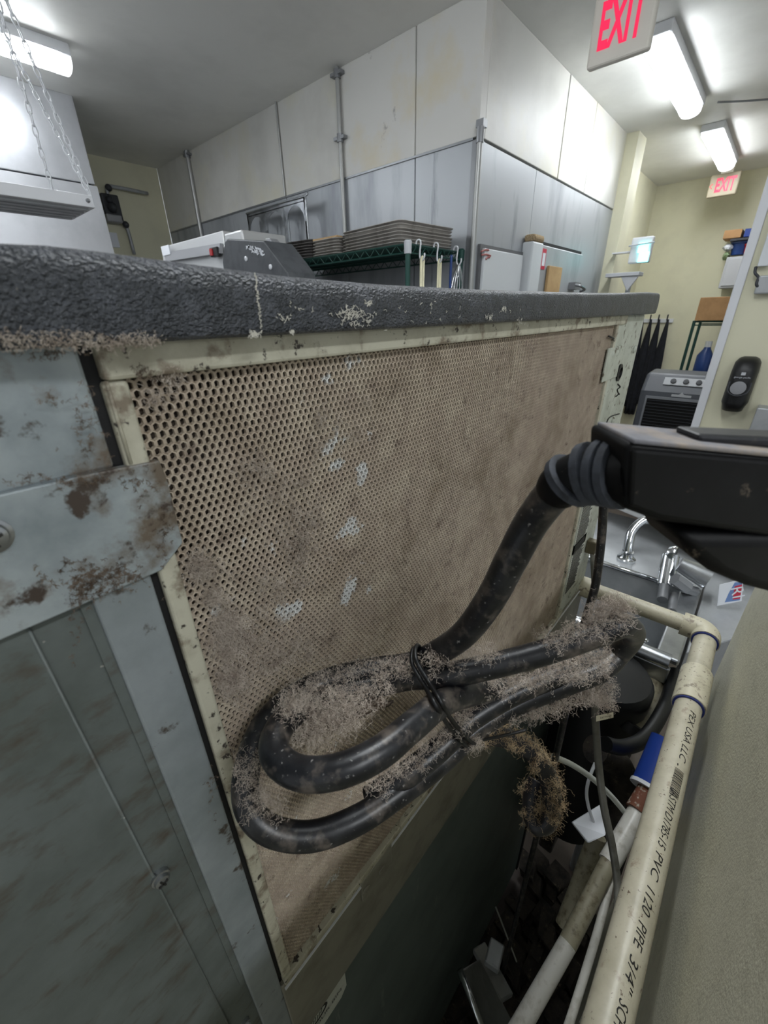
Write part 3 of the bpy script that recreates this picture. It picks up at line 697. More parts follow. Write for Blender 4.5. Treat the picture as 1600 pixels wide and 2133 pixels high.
# soap dispenser on the near right-hand wall
def onD(x, y, o=0): return P(x, y, 0, XD-o)
sd = thing('soap_dispenser', 'glossy black push soap dispenser on the cream wall', 'soap dispenser', onD(1535, 850))
cx = onD(1545, 795); zt_, zb_ = onD(1560, 742).z, onD(1525, 853).z; hw = (onD(1517, 765).y-onD(1580, 765).y)/2*.92
yc = (onD(1515, 790).y+onD(1580, 790).y)/2; H = zt_-zb_
prof = [(0, .62, .6), (.02, .78, .8), (.10, .86, .95), (.16, .97, 1.0), (.17, 1.0, 1.0), (.45, .99, 1.05), (.75, .98, 1.0), (.9, .93, .85), (.97, .72, .6), (1, .4, .3)]
vs = []; n = 20
for t, wy, dx in prof:
    for k in range(n):
        a = pi*k/(n-1); vs.append((XD-.001-abs(sin(a))**.55*.10*dx, yc+math.copysign(abs(cos(a))**.7, cos(a))*hw*wy, zb_+t*H))
mb = MB().add(vs, [(r*n+k, r*n+k+1, (r+1)*n+k+1, (r+1)*n+k) for r in range(len(prof)-1) for k in range(n-1)]+[tuple(range(n)), tuple(range((len(prof)-1)*n, len(prof)*n))]+[(r*n, (r+1)*n, (r+2)*n-1, (r+1)*n-1) for r in range(len(prof)-1)])
build(mb, 'cover', 'black_plastic', sd, smooth=True, auto=50)
build(MB().lathe((XD-.105, yc+.002, zb_+.47*H), (-1, 0, 0), [(0, .030), (.003, .030), (.004, .024)], 20), 'window', 'appl_grey', sd, smooth=True, auto=40)
build(MB().tube([(XD-.106, yc+.040, zb_+.58*H), (XD-.112, yc+.036, zb_+.40*H), (XD-.113, yc, zb_+.33*H), (XD-.112, yc-.036, zb_+.40*H), (XD-.106, yc-.040, zb_+.58*H)], .0035, 6), 'push_lip', 'dark_grey', sd, smooth=True)
lg = MB().box(XD-.1075, XD-.103, yc-.008, yc+.008, zb_+.70*H, zb_+.75*H)
t1 = text_mb('georgia pacific', .016, .001)
place(t1, (XD-.108, yc, zb_+.66*H), (0, -1, 0), (0, 0, 1), True, .06); lg.v += t1.v; o_ = len(lg.v)-len(t1.v); lg.f += [tuple(i+o_ for i in f) for f in t1.f]
build(lg, 'logo', 'lilac', sd)
# grey steel box right of it, and the conduit + bracket above
a, b = onD(1580, 842), onD(1606, 892)
tag(build(MB().box(XD-.10, XD, b.y-.12, a.y, b.z-.1, a.z), 'towel_dispenser', 'stainless_dk', bevel=.006), 'stainless towel dispenser right of the soap dispenser', 'dispenser')
q = onD(1590, 500)
tag(build(MB().box(XD-.03, XD, onD(1600, 555).y, onD(1578, 555).y, onD(1580, 556).z, CEIL), 'cable_duct', 'white_board', bevel=.003), 'white vertical cable duct ending above the soap dispenser', 'duct')
kb = thing('wall_hook_plate', 'grey metal plate with dangling cable at the right edge of the frame', 'bracket', onD(1590, 610))
a, b = onD(1583, 575), onD(1606, 612)
build(MB().box(XD-.04, XD, b.y-.1, a.y, b.z, a.z), 'plate', 'stainless_dk', kb, bevel=.006)
build(MB().tube([onD(1575, 556, .02), onD(1573, 568, .03), onD(1580, 578, .03), onD(1576, 592, .04), onD(1582, 600, .03)], .006, 6), 'cable', 'dark_grey', kb, smooth=True)

# =================================================================== SINK
ZK = CZ-.65
sk = thing('sink', 'stainless sink with rolled rim between the ice machine and the wall', 'sink', (1.0, .15, 0))
xk0, xk1, yk0, yk1 = .845, 1.14, -.0, .42
rim = MB()
rim.tube([(xk0, yk1, ZK), (xk0, yk0-.015, ZK)], .016, 14, smooth=False)
build(rim, 'front_rim', 'stainless', sk, smooth=True, auto=50)
build(MB().box(xk0, xk1+.02, yk0-.03, yk0+.012, ZK-.004, ZK+.010), 'side_rim', 'stainless', sk, bevel=.004)
build(MB().ball((xk0+.02, yk0+.035, ZK+.012), .006), 'rivet', 'chrome', sk, smooth=True)
bs = MB(); dz = .22
bs.box(xk0-.002, xk0+.004, yk0, yk1, ZK-dz, ZK); bs.box(xk1, xk1+.006, yk0, yk1, ZK-dz, ZK)
bs.box(xk0, xk1, yk0-.002, yk0+.004, ZK-dz, ZK); bs.box(xk0, xk1, yk1-.004, yk1, ZK-dz, ZK); bs.box(xk0, xk1, yk0, yk1, ZK-dz-.005, ZK-dz)
build(bs, 'basin', 'stainless_dk', sk)
build(MB().box(xk0-.012, xk0+.0, yk0-.02, yk1, ZK-.05, ZK-.01), 'apron', 'stainless', sk, bevel=.003)
build(MB().box(xk1, 1.50, yk0-.03, yk1, ZK-.004, ZK+.006), 'deck', 'stainless_dk', sk, bevel=.002)
build(MB().tube([(xk1, yk1, ZK+.006), (xk1, .03, ZK+.006)], .006, 8), 'back_rim', 'chrome', sk, smooth=True)
for x in (xk0+.03, 1.45):
    for y in (yk0+.02, yk1-.03): build(MB().cyl((x, y, 0), (x, y, ZK-.02), .018, n=14), 'leg', 'stainless_dk', sk, smooth=True, auto=40)
dp = [(.905, -.036), (1.50, -.032), (1.50, -.36), (1.06, -.36), (1.04, -.12)]
build(MB().prism([(x, y, ZK-.17) for x, y in dp], (0, 0, .165)), 'side_box', 'stainless_dk', sk, bevel=.004)
# raised counter slab beyond the faucet
ca, cb = P(1262, 1052, 2, CZ-.58), P(1405, 1112, 2, CZ-.58)
dr_ = (cb-ca).normalized(); nr = V((-dr_.y, dr_.x, 0));
if nr.x < 0: nr = -nr
ctn = thing('counter_slab', 'light steel counter behind the sink faucet', 'counter', ((ca.x+cb.x)/2+.2, ca.y, 0))
a_, b_ = ca-dr_*.4, cb+dr_*.25
build(MB().prism([a_, b_, b_+nr*.5, a_+nr*.5], (0, 0, .045)), 'top', 'appl_light', ctn, bevel=.005)
for q in (a_+nr*.45+dr_*.05, a_+nr*.05+dr_*.05, b_+nr*.45-dr_*.05):
    build(MB().cyl((q.x, q.y, 0), (q.x, q.y, CZ-.58), .02, n=12), 'leg', 'stainless_dk', ctn)
# gooseneck faucet
fb = P(1306, 1158, 2, ZK+.02)
fc = thing('gooseneck_faucet', 'chrome gooseneck faucet arching over the sink', 'faucet', (fb.x, fb.y, ZK+.006))
t1, t2, t3 = D(1318, 1105, 1.17), D(1345, 1083, 1.17), D(1385, 1092, 1.16)
build(MB().tube([fb, D(1310, 1130, 1.165), t1, t2, t3, D(1402, 1115, 1.15)], .0125, 14), 'spout', 'chrome', fc, smooth=True)
build(MB().lathe((fb.x, fb.y, ZK+.006), (0, 0, 1), [(0, .024), (.008, .024), (.014, .016), (.03, .015)], 18), 'base_ring', 'chrome', fc, smooth=True, auto=50)
# sprayer / valve cluster
vc = thing('valve_cluster', 'chrome valve with hex fittings at the right of the sink', 'valve', D(1395, 1235, 1.06))
vb = D(1392, 1180, 1.08)
build(MB().cyl(D(1397, 1158, 1.08), D(1385, 1220, 1.06), .020, n=18), 'valve_body', 'chrome', vc, smooth=True, auto=40)
build(MB().lathe(D(1397, 1155, 1.08), ray(1397, 1155).cross(V((1, 0, 0))).normalized(), [(-.01, .018), (0, .026), (.008, .026), (.012, .012)], 16), 'collar', 'chrome', vc, smooth=True, auto=40)
build(MB().cyl(D(1405, 1205, 1.0), D(1432, 1225, 1.0), .016, n=6), 'hex_nut', 'grey_metal', vc)
build(MB().cyl(D(1425, 1225, 1.02), D(1450, 1232, 1.02), .013, n=6), 'hex_fitting', 'grey_metal', vc)
build(MB().cyl(D(1415, 1175, 1.03), D(1475, 1205, 1.0), .018, .028, n=18), 'spray_head', 'stainless', vc, smooth=True, auto=40)
build(MB().cyl(D(1405, 1240, 1.03), P(1400, 1275, 2, ZK+.006), .010, n=10).cyl(D(1385, 1215, 1.06), P(1380, 1250, 2, ZK-.0), .012, n=10), 'supply_stub', 'grey_metal', vc, smooth=True, auto=40)
# price tag card
tg = thing('hang_tag', 'white card tag with red letters on the sink side box', 'tag', P(1510, 1255, 2, ZK+.005))
q0 = P(1494, 1262, 2, ZK+.003); 
c4 = [q0, D(1499, 1218, q0.x/ray(1494, 1262).x*.985), D(1549, 1206, q0.x/ray(1494, 1262).x*.97), D(1545, 1252, q0.x/ray(1494, 1262).x*.985)]
nn = (c4[1]-c4[0]).cross(c4[3]-c4[0]).normalized(); 
if nn.dot(-ray(1500, 1230)) < 0: nn = -nn
build(MB().prism(c4, -nn*.001), 'card', 'white_card', tg)
uu = (c4[3]-c4[0]).normalized(); vv = (c4[1]-c4[0]); vv = (vv-uu*vv.dot(uu)).normalized()
def ont(x, y): return c4[0]+(c4[3]-c4[0])*x+(c4[1]-c4[0])*y
build(MB().prism([ont(.62, .16)+nn*.0006, ont(.92, .14)+nn*.0006, ont(.93, .80)+nn*.0006, ont(.63, .78)+nn*.0006], -nn*.0005), 'red_patch', 'red_sticker', tg)
build(MB().prism([ont(.30, .10)+nn*.0003, ont(.92, .06)+nn*.0003, ont(.92, .92)+nn*.0003, ont(.62, .96)+nn*.0003, ont(.42, .5)+nn*.0003], -nn*.0004), 'blue_patch', mat('pale_blue_print', '6b86b8', .6), tg)
t1 = text_mb('RI', .03, 0); place(t1, ont(.78, .47)+nn*.0012, -vv, uu, True, .026)
build(t1, 'lettering', 'white_card', tg, fixn=False)

# =================================================================== ICE MACHINE
im = thing('ice_machine', 'grimy ice machine head with black lid and a dusty expanded-metal air screen', 'ice machine', (.36, .5, CZ-.58))
def onY(x, y, o=0): return P(x, y, 1, YF-o)
X0m, X1m, Z0m, Z1m = .046, .585, CZ-.452, CZ-.0155
XG_, XPR = .038, .722
# --- screen: hexagonal expanded-metal openings, each a real hole
def screen():
    px, pz, b, c = .00305, .0028, .00187, .00093
    mb_v = []; mb_f = []
    nz = int((Z1m-Z0m)/pz)+1; nx = int((X1m-X0m)/px)+1
    outer = [(0, b), (px/2, c), (px/2, -c), (0, -b), (-px/2, -c), (-px/2, c)]
    rnd = random.Random(3)
    for j in range(nz):
        zc = Z1m-pz*(j+.3)
        for i in range(nx):
            xc = X0m+px*(i+(.5 if j % 2 else 0))
            s = 1+.05*rnd.uniform(-1, 1)
            s1, s2 = .74*s, .62*s
            inner = [(0, b*s1), (px/2*s2, c*.85), (px/2*s2, -c*.85), (0, -b*s1), (-px/2*s2, -c*.85), (-px/2*s2, c*.85)]
            o = len(mb_v)
            for (x, z) in outer: mb_v.append((xc+x, YF+.0010, zc+z))
            for (x, z) in inner: mb_v.append((xc+x, YF+.0004+.0003*(z > 0), zc+z))
            for (x, z) in inner: mb_v.append((xc+x*.92, YF+.0020, zc+z*.95))
            for k in range(6):
                k2 = (k+1) % 6
                mb_f.append((o+k, o+k2, o+6+k2, o+6+k)); mb_f.append((o+6+k, o+6+k2, o+12+k2, o+12+k))
    return mb_v, mb_f
def mesh_material():
    m = mat('dusty_expanded_metal', 'afa191', .9, 0, [('bfb3a1', 55, .42, .66), ('9b8d7b', 24, .5, .72), ('85776a', 70, .58, .72, 10)], (1200, .0003, .5))
    # clean bright zinc where the dust has fallen off
    nt = m.node_tree; L = nt.links; b = nt.nodes['Principled BSDF']; src = b.inputs['Base Color'].links[0].from_socket
    tc = nt.nodes.new('ShaderNodeTexCoord'); n = nt.nodes.new('ShaderNodeTexNoise'); n.inputs['Scale'].default_value = 26; n.inputs['Detail'].default_value = 7; n.inputs['Roughness'].default_value = .7
    g = nt.nodes.new('ShaderNodeTexNoise'); g.inputs['Scale'].default_value = 6
    L.new(tc.outputs['Object'], n.inputs['Vector']); L.new(tc.outputs['Object'], g.inputs['Vector'])
    a = nt.nodes.new('ShaderNodeMath'); a.operation = 'MULTIPLY_ADD'; a.inputs[1].default_value = .55
    L.new(g.outputs['Fac'], a.inputs[0]); L.new(n.outputs['Fac'], a.inputs[2])
    sx = nt.nodes.new('ShaderNodeSeparateXYZ'); L.new(tc.outputs['Object'], sx.inputs[0])
    fx = nt.nodes.new('ShaderNodeMapRange'); fx.inputs[1].default_value = -.20; fx.inputs[2].default_value = .02; fx.inputs[3].default_value = 0; fx.inputs[4].default_value = -.3
    L.new(sx.outputs[0], fx.inputs[0])
    a2 = nt.nodes.new('ShaderNodeMath'); a2.operation = 'ADD'; L.new(a.outputs[0], a2.inputs[0]); L.new(fx.outputs[0], a2.inputs[1])
    # places where the dust has dropped away
    last = a2.outputs[0]
    for (px, py, rad) in ((738, 762, .016), (445, 1262, .010), (500, 1300, .008), (602, 1285, .013), (755, 992, .007), (572, 1152, .007), (662, 805, .010), (720, 1235, .010)):
        q = P(px, py, 1, YF)-OFF[im.name]
        vd = nt.nodes.new('ShaderNodeVectorMath'); vd.operation = 'DISTANCE'; L.new(tc.outputs['Object'], vd.inputs[0]); vd.inputs[1].default_value = q
        mr = nt.nodes.new('ShaderNodeMapRange'); mr.inputs[1].default_value = 0; mr.inputs[2].default_value = rad*1.5; mr.inputs[3].default_value = .20; mr.inputs[4].default_value = 0
        L.new(vd.outputs['Value'], mr.inputs[0])
        ad_ = nt.nodes.new('ShaderNodeMath'); ad_.operation = 'ADD'; L.new(last, ad_.inputs[0]); L.new(mr.outputs[0], ad_.inputs[1]); last = ad_.outputs[0]
    r = nt.nodes.new('ShaderNodeMapRange'); r.inputs[1].default_value = .945; r.inputs[2].default_value = .97; L.new(last, r.inputs[0])
    mx = nt.nodes.new('ShaderNodeMix'); mx.data_type = 'RGBA'; L.new(r.outputs[0], mx.inputs[0]); L.new(src, mx.inputs[6]); mx.inputs[7].default_value = (.62, .62, .60, 1)
    L.new(mx.outputs[2], b.inputs['Base Color'])
    return m
sv, sf = screen()
me = bpy.data.meshes.new('air_screen'); off = OFF[im.name]
me.from_pydata([(x-off.x, y-off.y, z-off.z) for x, y, z in sv], [], sf); me.materials.append(mesh_material())
so = bpy.data.objects.new('air_screen', me); COL.objects.link(so); so.parent = im; so['label'] = 'dusty expanded-metal air screen'
build(MB().box(X0m-.004, X1m+.004, YF+.006, YF+.02, Z0m-.003, Z1m+.003), 'air_filter', 'filter', im)
# --- frame around the screen
def strip(pts, dy, y0=YF): return [(x, y0, z) for x, z in pts]
fr_top = MB().box(XG_+.002, XPR-.10, YF-.0035, YF+.002, Z1m-.001, CZ-.006)
build(fr_top, 'screen_frame_top', 'cream_metal', im, bevel=.0012)
build(MB().box(XG_+.0012, X0m+.0005, YF-.0025, YF+.002, Z0m-.004, Z1m-.0012), 'screen_frame_side', 'cream_metal', im, bevel=.0015, seg=3)
build(MB().box(X1m-.001, X1m+.006, YF-.003, YF+.002, Z0m-.004, Z1m), 'screen_frame_side', 'cream_metal', im, bevel=.001)
build(MB().box(XG_+.001, X1m+.02, YF-.0045, YF+.002, Z0m-.009, Z0m), 'screen_frame_bottom', 'cream_metal', im, bevel=.001)
build(MB().box(XG_-.002, XPR, YF-.003, YF+.01, CZ-.580, Z0m-.009), 'base_rail', 'rail', im, bevel=.001)
build(MB().box(XG_, XPR-.02, YF-.0046, YF-.002, CZ-.4660, CZ-.4645), 'lip_highlight', 'white', im)  # white strip standing in for the bright highlight along the lip
rp0, rp1 = onY(752, 1835), onY(800, 1775)
lp = build(MB().box(rp0.x-.004, rp1.x+.006, YF-.0052, YF-.003, rp0.z-.024, rp0.z+.010), 'rail_plate', 'rail', im, bevel=.001)
for px in ((763, 1852), (795, 1812)):
    build(MB().lathe(onY(*px, .0052), (0, -1, 0), [(0, .0042), (.0008, .0040), (.0014, .0022), (.0015, .0004)], 14), 'rivet', 'rail', im, smooth=True, auto=40)
# body shell behind
build(MB().box(-.05, XPR-.002, YF+.022, .80, CZ-.575, CZ-.004).box(X1m+.01, XPR-.002, YF+.006, YF+.03, CZ-.575, CZ-.006), 'cabinet_shell', 'galv_dark', im)
# --- right-hand post
build(MB().prism([(X1m+.006, YF-.001, CZ-.006), (XPR, YF-.001, CZ-.006), (XPR, YF-.001, CZ-.580), (X1m+.006, YF-.001, CZ-.580)], (0, .03, 0)), 'right_post', 'post', im, bevel=.003)
pg = MB()
q = onY(1287, 776, .003)
ln = build(MB().lathe(onY(1287, 776, .0), (0, -1, 0), [(-.0, .011), (.003, .011), (.004, .0075), (.0015, .0070)], 20), 'grommet', 'black_plastic', im, smooth=True, auto=40)
hp0, hp1 = onY(1266, 745), onY(1290, 722)
build(MB().box(onY(1268, 730).x-.012, onY(1291, 730).x, YF-.0032, YF-.001, onY(1278, 785).z, onY(1280, 722).z), 'hinge_plate', 'post', im, bevel=.0008)
for px in ((1275, 738), (1284, 736), (1322, 728), (1277, 876), (1258, 1108), (1187, 1240)):
    x_, y_ = px
    q = onY(*px, .002)
    if q.x > XPR-.01: q.x = XPR-.012
    build(MB().lathe(q, (0, -1, 0), [(-.002, .0052), (.0005, .005), (.0024, .0028), (.0025, .0004)], 14), 'rivet', 'post', im, smooth=True, auto=40)
for (x0, y0, x1, y1) in ((1205, 1050, 1238, 1105), (1185, 1150, 1200, 1210)):
    a, b = onY(x0, y0, .0022), onY(x1, y1, .0022)
    xa, xb_ = X1m+.016, X1m+.075
    lbp = build(MB().box(xa, xb_, YF-.0022, YF-.0009, b.z, a.z), 'rating_label', 'label_grey', im)
    tl = MB(); zz = a.z-.004
    while zz > b.z+.003: tl.box(xa+.003, xb_-.003-random.random()*.012, YF-.0028, YF-.0021, zz-.0012, zz); zz -= .0034
    build(tl, 'printed_lines', 'ink', im)
sc = MB()
for pts in (((1287, 800), (1292, 806), (1286, 812), (1290, 822)), ((1283, 826), (1290, 820)), ((1262, 905), (1264, 880), (1272, 868), (1290, 862)), ((1268, 700), (1280, 706))):
    build(MB().tube([onY(x, y, .0015) for x, y in pts], .0009, 6), 'dark_scratch', 'ink', im, smooth=True)
# --- left corner post and panels
build(MB().box(.0175, .0365, YF-.0015, YF+.004, CZ-.58, CZ-.082), 'corner_strip', 'galv_strip', im, bevel=.0012, seg=3)
build(MB().box(.0005, .0175, YF+.002, YF+.01, CZ-.58, CZ-.078).box(.0140, .0178, YF+.0005, YF+.006, CZ-.40, CZ-.082), 'recessed_channel', 'galv_dark', im)
build(MB().prism([(-.14, YF-.002, CZ-.58), (.0, YF+.0010, CZ-.58), (.0, YF+.0010, CZ-.078), (-.14, YF-.002, CZ-.078)], (0, .008, 0)), 'side_panel', 'galv_dark', im)
build(MB().tube([(.0, YF+.0013, CZ-.58), (.0, YF+.0013, CZ-.08)], .0006, 8), 'panel_fold', 'galv_dark', im, smooth=True)
build(MB().box(-.14, .0362, YF-.0010, YF+.006, CZ-.043, CZ-.004), 'upper_cover', 'galv', im, bevel=.0012)
cov = [(-.14, CZ-.0855), (.006, CZ-.084), (.040, CZ-.0835), (.0495, CZ-.076), (.0498, CZ-.050), (.049, CZ-.0435), (.030, CZ-.0425), (-.14, CZ-.0405)]
build(MB().prism([(x, YF-.0034, z) for x, z in cov], (0, .0034, 0)), 'cover_bracket', 'galv', im, bevel=.0005, seg=2)
build(MB().box(.0363, XG_+.0022, YF+.001, YF+.008, CZ-.58, CZ-.004), 'door_gap', 'black', im)
fx_ = build(MB().cyl((.0405, YF-.0024, CZ-.0165), (.0405, YF-.0024, CZ-.0425), .0006, n=8), 'edge_bead', 'cream_metal', im, smooth=True)
def screw(px, y_off, par, r=.0034):
    p = onY(*px, y_off)
    o = build(MB().lathe(p, (0, -1, 0), [(-.003, r*1.25), (.0003, r*1.25), (.0006, r), (.0022, r*.9), (.0028, r*.5), (.003, r*.1)], 20), 'screw', 'stainless', par, smooth=True, auto=40)
    build(MB().obox(p+V((0, -.0029, 0)), (r*.62, 0, r*.2), (0, .0005, 0), (-r*.03, 0, r*.1)).obox(p+V((0, -.0029, 0)), (-r*.2, 0, r*.62), (0, .0005, 0), (r*.1, 0, r*.03)), 'cross_slot', 'ink', o)
screw((335, 1830), 0.0, im); screw((-22, 1118), .0035, im, .0042)
screw((512, 2135), 0.0, im, .003)
# --- lid
def lid():
    tp = [(-120, 492), (0, 502), (100, 506), (200, 518), (400, 546), (600, 573), (800, 591), (1000, 602), (1150, 607), (1250, 610), (1300, 610), (1355, 608)]
    Yl = YF-.012
    top = [P(x, y, 1, Yl) for x, y in tp]
    # resample on X
    def zt(X):
        for a, b in zip(top, top[1:]):
            if a.x <= X <= b.x: t = (X-a.x)/(b.x-a.x); return a.z+(b.z-a.z)*t
        return top[0].z if X < top[0].x else top[-1].z
    xs = [-.14+(XPR+.006+.14)*i/150 for i in range(151)]
    n = 15; vs = []
    rnd = random.Random(5)
    for X in xs:
        Z = zt(X); zb = CZ-.0062
        prof = [(YF+.004, zb), (Yl+.002, zb), (Yl+.0002, zb+.0012), (Yl, zb+.003)]
        for k in range(1, 6): prof.append((Yl-.0006*sin(pi*k/6), zb+.003+(Z-zb-.007)*k/6))
        for k in range(6):
            a = pi/2*k/5; prof.append((Yl+.0045-.0045*cos(a), Z-.0045+.0045*sin(a)))
        prof.append((.82, Z+.004))
        vs += [(X, y, z) for y, z in prof]
    n = len(prof); N = len(xs)
    fs = [(i*n+k, i*n+k+1, (i+1)*n+k+1, (i+1)*n+k) for i in range(N-1) for k in range(n-1)]
    fs += [tuple(range(n)), tuple(range((N-1)*n, N*n))]
    return MB().add(vs, fs)
ld = build(lid(), 'lid', 'lid', im, smooth=True, auto=50)
# pale scale growing on the lid: small branching flakes
def flake(mb, p, n, L, rnd):
    for k in range(n):
        a = rnd.uniform(0, 2*pi); q = V(p)
        pts = [q.copy()]
        for s in range(3):
            a += rnd.uniform(-.7, .7); q = q+V((cos(a)*L*.55, 0, sin(a)*L*.5)); pts.append(q.copy())
        mb.tube(pts, .00013, 4, smooth=False)
rnd = random.Random(11); mb = MB()
Yl = YF-.0128
for (px, py, n, spread, L) in ((730, 655, 60, 28, .0009), (768, 632, 14, 5, .0008), (530, 697, 26, 7, .0007), (610, 692, 10, 5, .0006), (1020, 660, 12, 8, .0012), (1050, 645, 14, 7, .0012), (1090, 668, 10, 16, .001), (760, 668, 26, 34, .0008), (590, 660, 14, 12, .0005), (640, 640, 8, 26, .0005), (900, 650, 14, 60, .0008)):
    for k in range(n):
        q = P(px+rnd.gauss(0, spread*.6), py+rnd.gauss(0, spread*.28), 1, Yl); flake(mb, q, 2, L, rnd)
for k in range(40):
    t = k/40; q = P(532+13*t+rnd.uniform(-1.5, 1.5), 572+125*t, 1, Yl)
    flake(mb, q, 2 if t > .55 else 3, .00035, rnd)
build(mb, 'mineral_scale', mat('pale_scale', 'c9c6bb', .8), ld)['kind'] = 'stuff'

# --- ice bin under the machine
bn = thing('ice_bin', 'dark green-grey ice storage bin under the machine head', 'ice bin', (.36, .5, 0))
build(MB().box(-.14, XPR-.004, YF+.0, .80, .08, CZ-.5805), 'body', 'bin', bn, bevel=.003)
build(MB().box(XPR-.012, XPR-.002, YF-.004, YF+.006, .08, CZ-.582), 'edge_strip', 'black', bn)
a = onY(716, 2018)
lab = [onY(x, y, .001) for x, y in ((716, 2015), (727, 2062), (678, 2160), (620, 2160))]
zt_ = CZ-.5815
lx0, lx1 = a.x-.075, a.x
lz0 = zt_-.045
lbl = build(MB().prism([(lx0, YF-.001, zt_), (lx1, YF-.001, zt_), (lx1+.0, YF-.001, lz0+.01), (lx1-.008, YF-.001, lz0), (lx0, YF-.001, lz0)], (0, .0012, 0)), 'sticker', 'label_grey', bn)
em = MB(); cxx, czz = lx1-.036, zt_-.010
for k in range(18):
    a0 = 2*pi*k/18; 
    em.obox((cxx+cos(a0)*.011, YF-.0013, czz+sin(a0)*.0075), (-sin(a0)*.0022, 0, cos(a0)*.0016), (0, .0002, 0), (cos(a0)*.0012, 0, sin(a0)*.001))
for k in range(5): em.obox((cxx-.005+k*.0025, YF-.0013, czz+.001*sin(k*2)), (.0008, 0, .003), (0, .0002, 0), (.0003, 0, 0))
t1 = text_mb('KEEP YOUR BIN', .008, 0); place(t1, (cxx, YF-.0016, zt_-.024), (1, 0, 0), (0, 0, 1), True, .058)
o_ = len(em.v); em.v += t1.v; em.f += [tuple(i+o_ for i in f) for f in t1.f]
build(em, 'print', 'ink', lbl, fixn=False)
for x in (0, .68):
    for y in (.2, .75): build(MB().cyl((x, y, 0), (x, y, .085), .02, n=14), 'foot', 'stainless_dk', bn)

# =================================================================== LINT
def strands(mb, pts, n, L, rnd, rr=.00007, drop=.3, spread=.004, out=None):
    for k in range(int(n*1.8)):
        i = rnd.randrange(len(pts)); p, d = pts[i]
        q = V(p)+V((rnd.gauss(0, 1), rnd.gauss(0, 1), rnd.gauss(0, 1)))*spread*.5
        dr = (V(d)+V((rnd.gauss(0, .6), rnd.gauss(0, .6), rnd.gauss(0, .6)))).normalized()
        c = [q.copy()]; m = rnd.randint(6, 9); st = L*rnd.uniform(.5, 1.2)/m
        for s in range(m):
            dr = (dr+V((rnd.gauss(0, 1.0), rnd.gauss(0, 1.0), rnd.gauss(0, 1.0)-drop*.3))).normalized(); q = q+dr*st
            if q.y > YF-.0008: q.y = YF-.0008
            c.append(q.copy())
        mb.tube(c, rr, 3, smooth=False, caps=False)

# =================================================================== POWER CORD
RC = .00625
path = [(1310, 985, .118), (1240, 985, .127), (1175, 1008, .134), (1112, 1080, .150), (1065, 1165, .161), (1020, 1250, .175), (965, 1322, .193), (900, 1365, .212),
        (850, 1384, .222), (780, 1394, .223), (700, 1412, .215), (615, 1450, .206), (552, 1508, .199), (517, 1590, .192), (515, 1675, .187), (560, 1728, .186), (645, 1742, .188),
        (740, 1710, .193), (830, 1652, .203), (920, 1585, .219), (995, 1515, .232), (1080, 1465, .238), (1180, 1425, .238), (1250, 1398, .238), (1288, 1362, .242),
        (1318, 1322, .228), (1296, 1302, .205), (1240, 1322, .203), (1130, 1360, .205), (1000, 1393, .207), (920, 1408, .208), (850, 1412, .214), (780, 1428, .216), (690, 1450, .208),
        (620, 1480, .192), (578, 1524, .178), (575, 1575, .167), (625, 1610, .159), (705, 1606, .157), (790, 1568, .163), (862, 1510, .178), (925, 1462, .197), (1005, 1440, .222), (1100, 1430, .262), (1200, 1400, .29)]
cw = [D(x, y, d) for x, y, d in path]
for p in cw: p.y = min(p.y, YF-RC-.0015)
cord = thing('power_cord', 'thick black power cord with large plug, coiled and tied before the air screen', 'power cord', cw[14])
co = build(MB().tube(cw, RC, 18, step=10), 'cable', 'cord', cord, smooth=True)
# third strand, below the outer loop
st2 = [D(x, y, d) for x, y, d in ((700, 1690, .212), (770, 1665, .205), (850, 1612, .205), (920, 1555, .213), (985, 1495, .225), (1080, 1440, .232), (1170, 1405, .238))]
for p in st2: p.y = min(p.y, YF-RC-.001)
build(MB().tube(st2[1:], RC, 16, step=8), 'cable_fold', 'cord', cord, smooth=True)
# strain relief and plug
a0, a1 = cw[2], cw[0]
rel = MB().tube([cw[0]+(cw[0]-cw[1])*.3, cw[0], cw[1], cw[2], cw[2]+(cw[3]-cw[2])*.25], [.0095, .0092, .0086, .0078, .0066], 18, step=6)
ax = (cw[1]-cw[0]).normalized()
pl = cord
build(rel, 'strain_relief', 'plug_black', pl, smooth=True, auto=60)
for k, (x, y, d) in enumerate(((1290, 984, .121), (1262, 984, .124), (1228, 987, .128), (1190, 1000, .132))):
    c = D(x, y, d); t = [(cw[0]-cw[1]), (cw[0]-cw[1]), (cw[0]-cw[2]), (cw[1]-cw[3])][k].normalized()
    s1 = t.cross(V((0, 0, 1))).normalized(); s2 = s1.cross(t); R_ = .0110-.0005*k
    build(MB().lathe(c, t, [(-.0017, R_*.86), (-.0012, R_), (.0012, R_), (.0017, R_*.86)], 22), 'relief_rib', 'rib_grey', pl, smooth=True, auto=50)
H_ = V((cos(AZ), sin(AZ), 0)); Rt = V((sin(AZ), -cos(AZ), 0))
def vp_(x, y, dep):              # on the vertical plane across the heading at horizontal distance dep
    r = ray(x, y); return V((0, 0, CZ))+r*(dep/r.dot(H_))
dep = .102
front = [(1308, 922), (1300, 1062), (1372, 1088), (1660, 1130), (1660, 955)]
body = [vp_(x, y, dep) for x, y in front]
mb = MB().prism(body, H_*.022)
build(mb, 'plug_body', 'plug_black', pl, bevel=.0022, seg=4, smooth=True, auto=60)
tz = body[0].z
tpq = [body[0]+Rt*.0015, body[0]+Rt*.0015+H_*.020, body[4]+H_*.020, body[4]]
dm_ = MB().prism([p+V((0, 0, -.0004)) for p in tpq], (0, 0, .0012))
build(dm_, 'dust_film', 'plug_dust', pl, bevel=.0005)
fl = [vp_(x, y, dep-.001) for x, y in ((1318, 935), (1312, 1055), (1376, 1078), (1655, 1120), (1655, 965))]
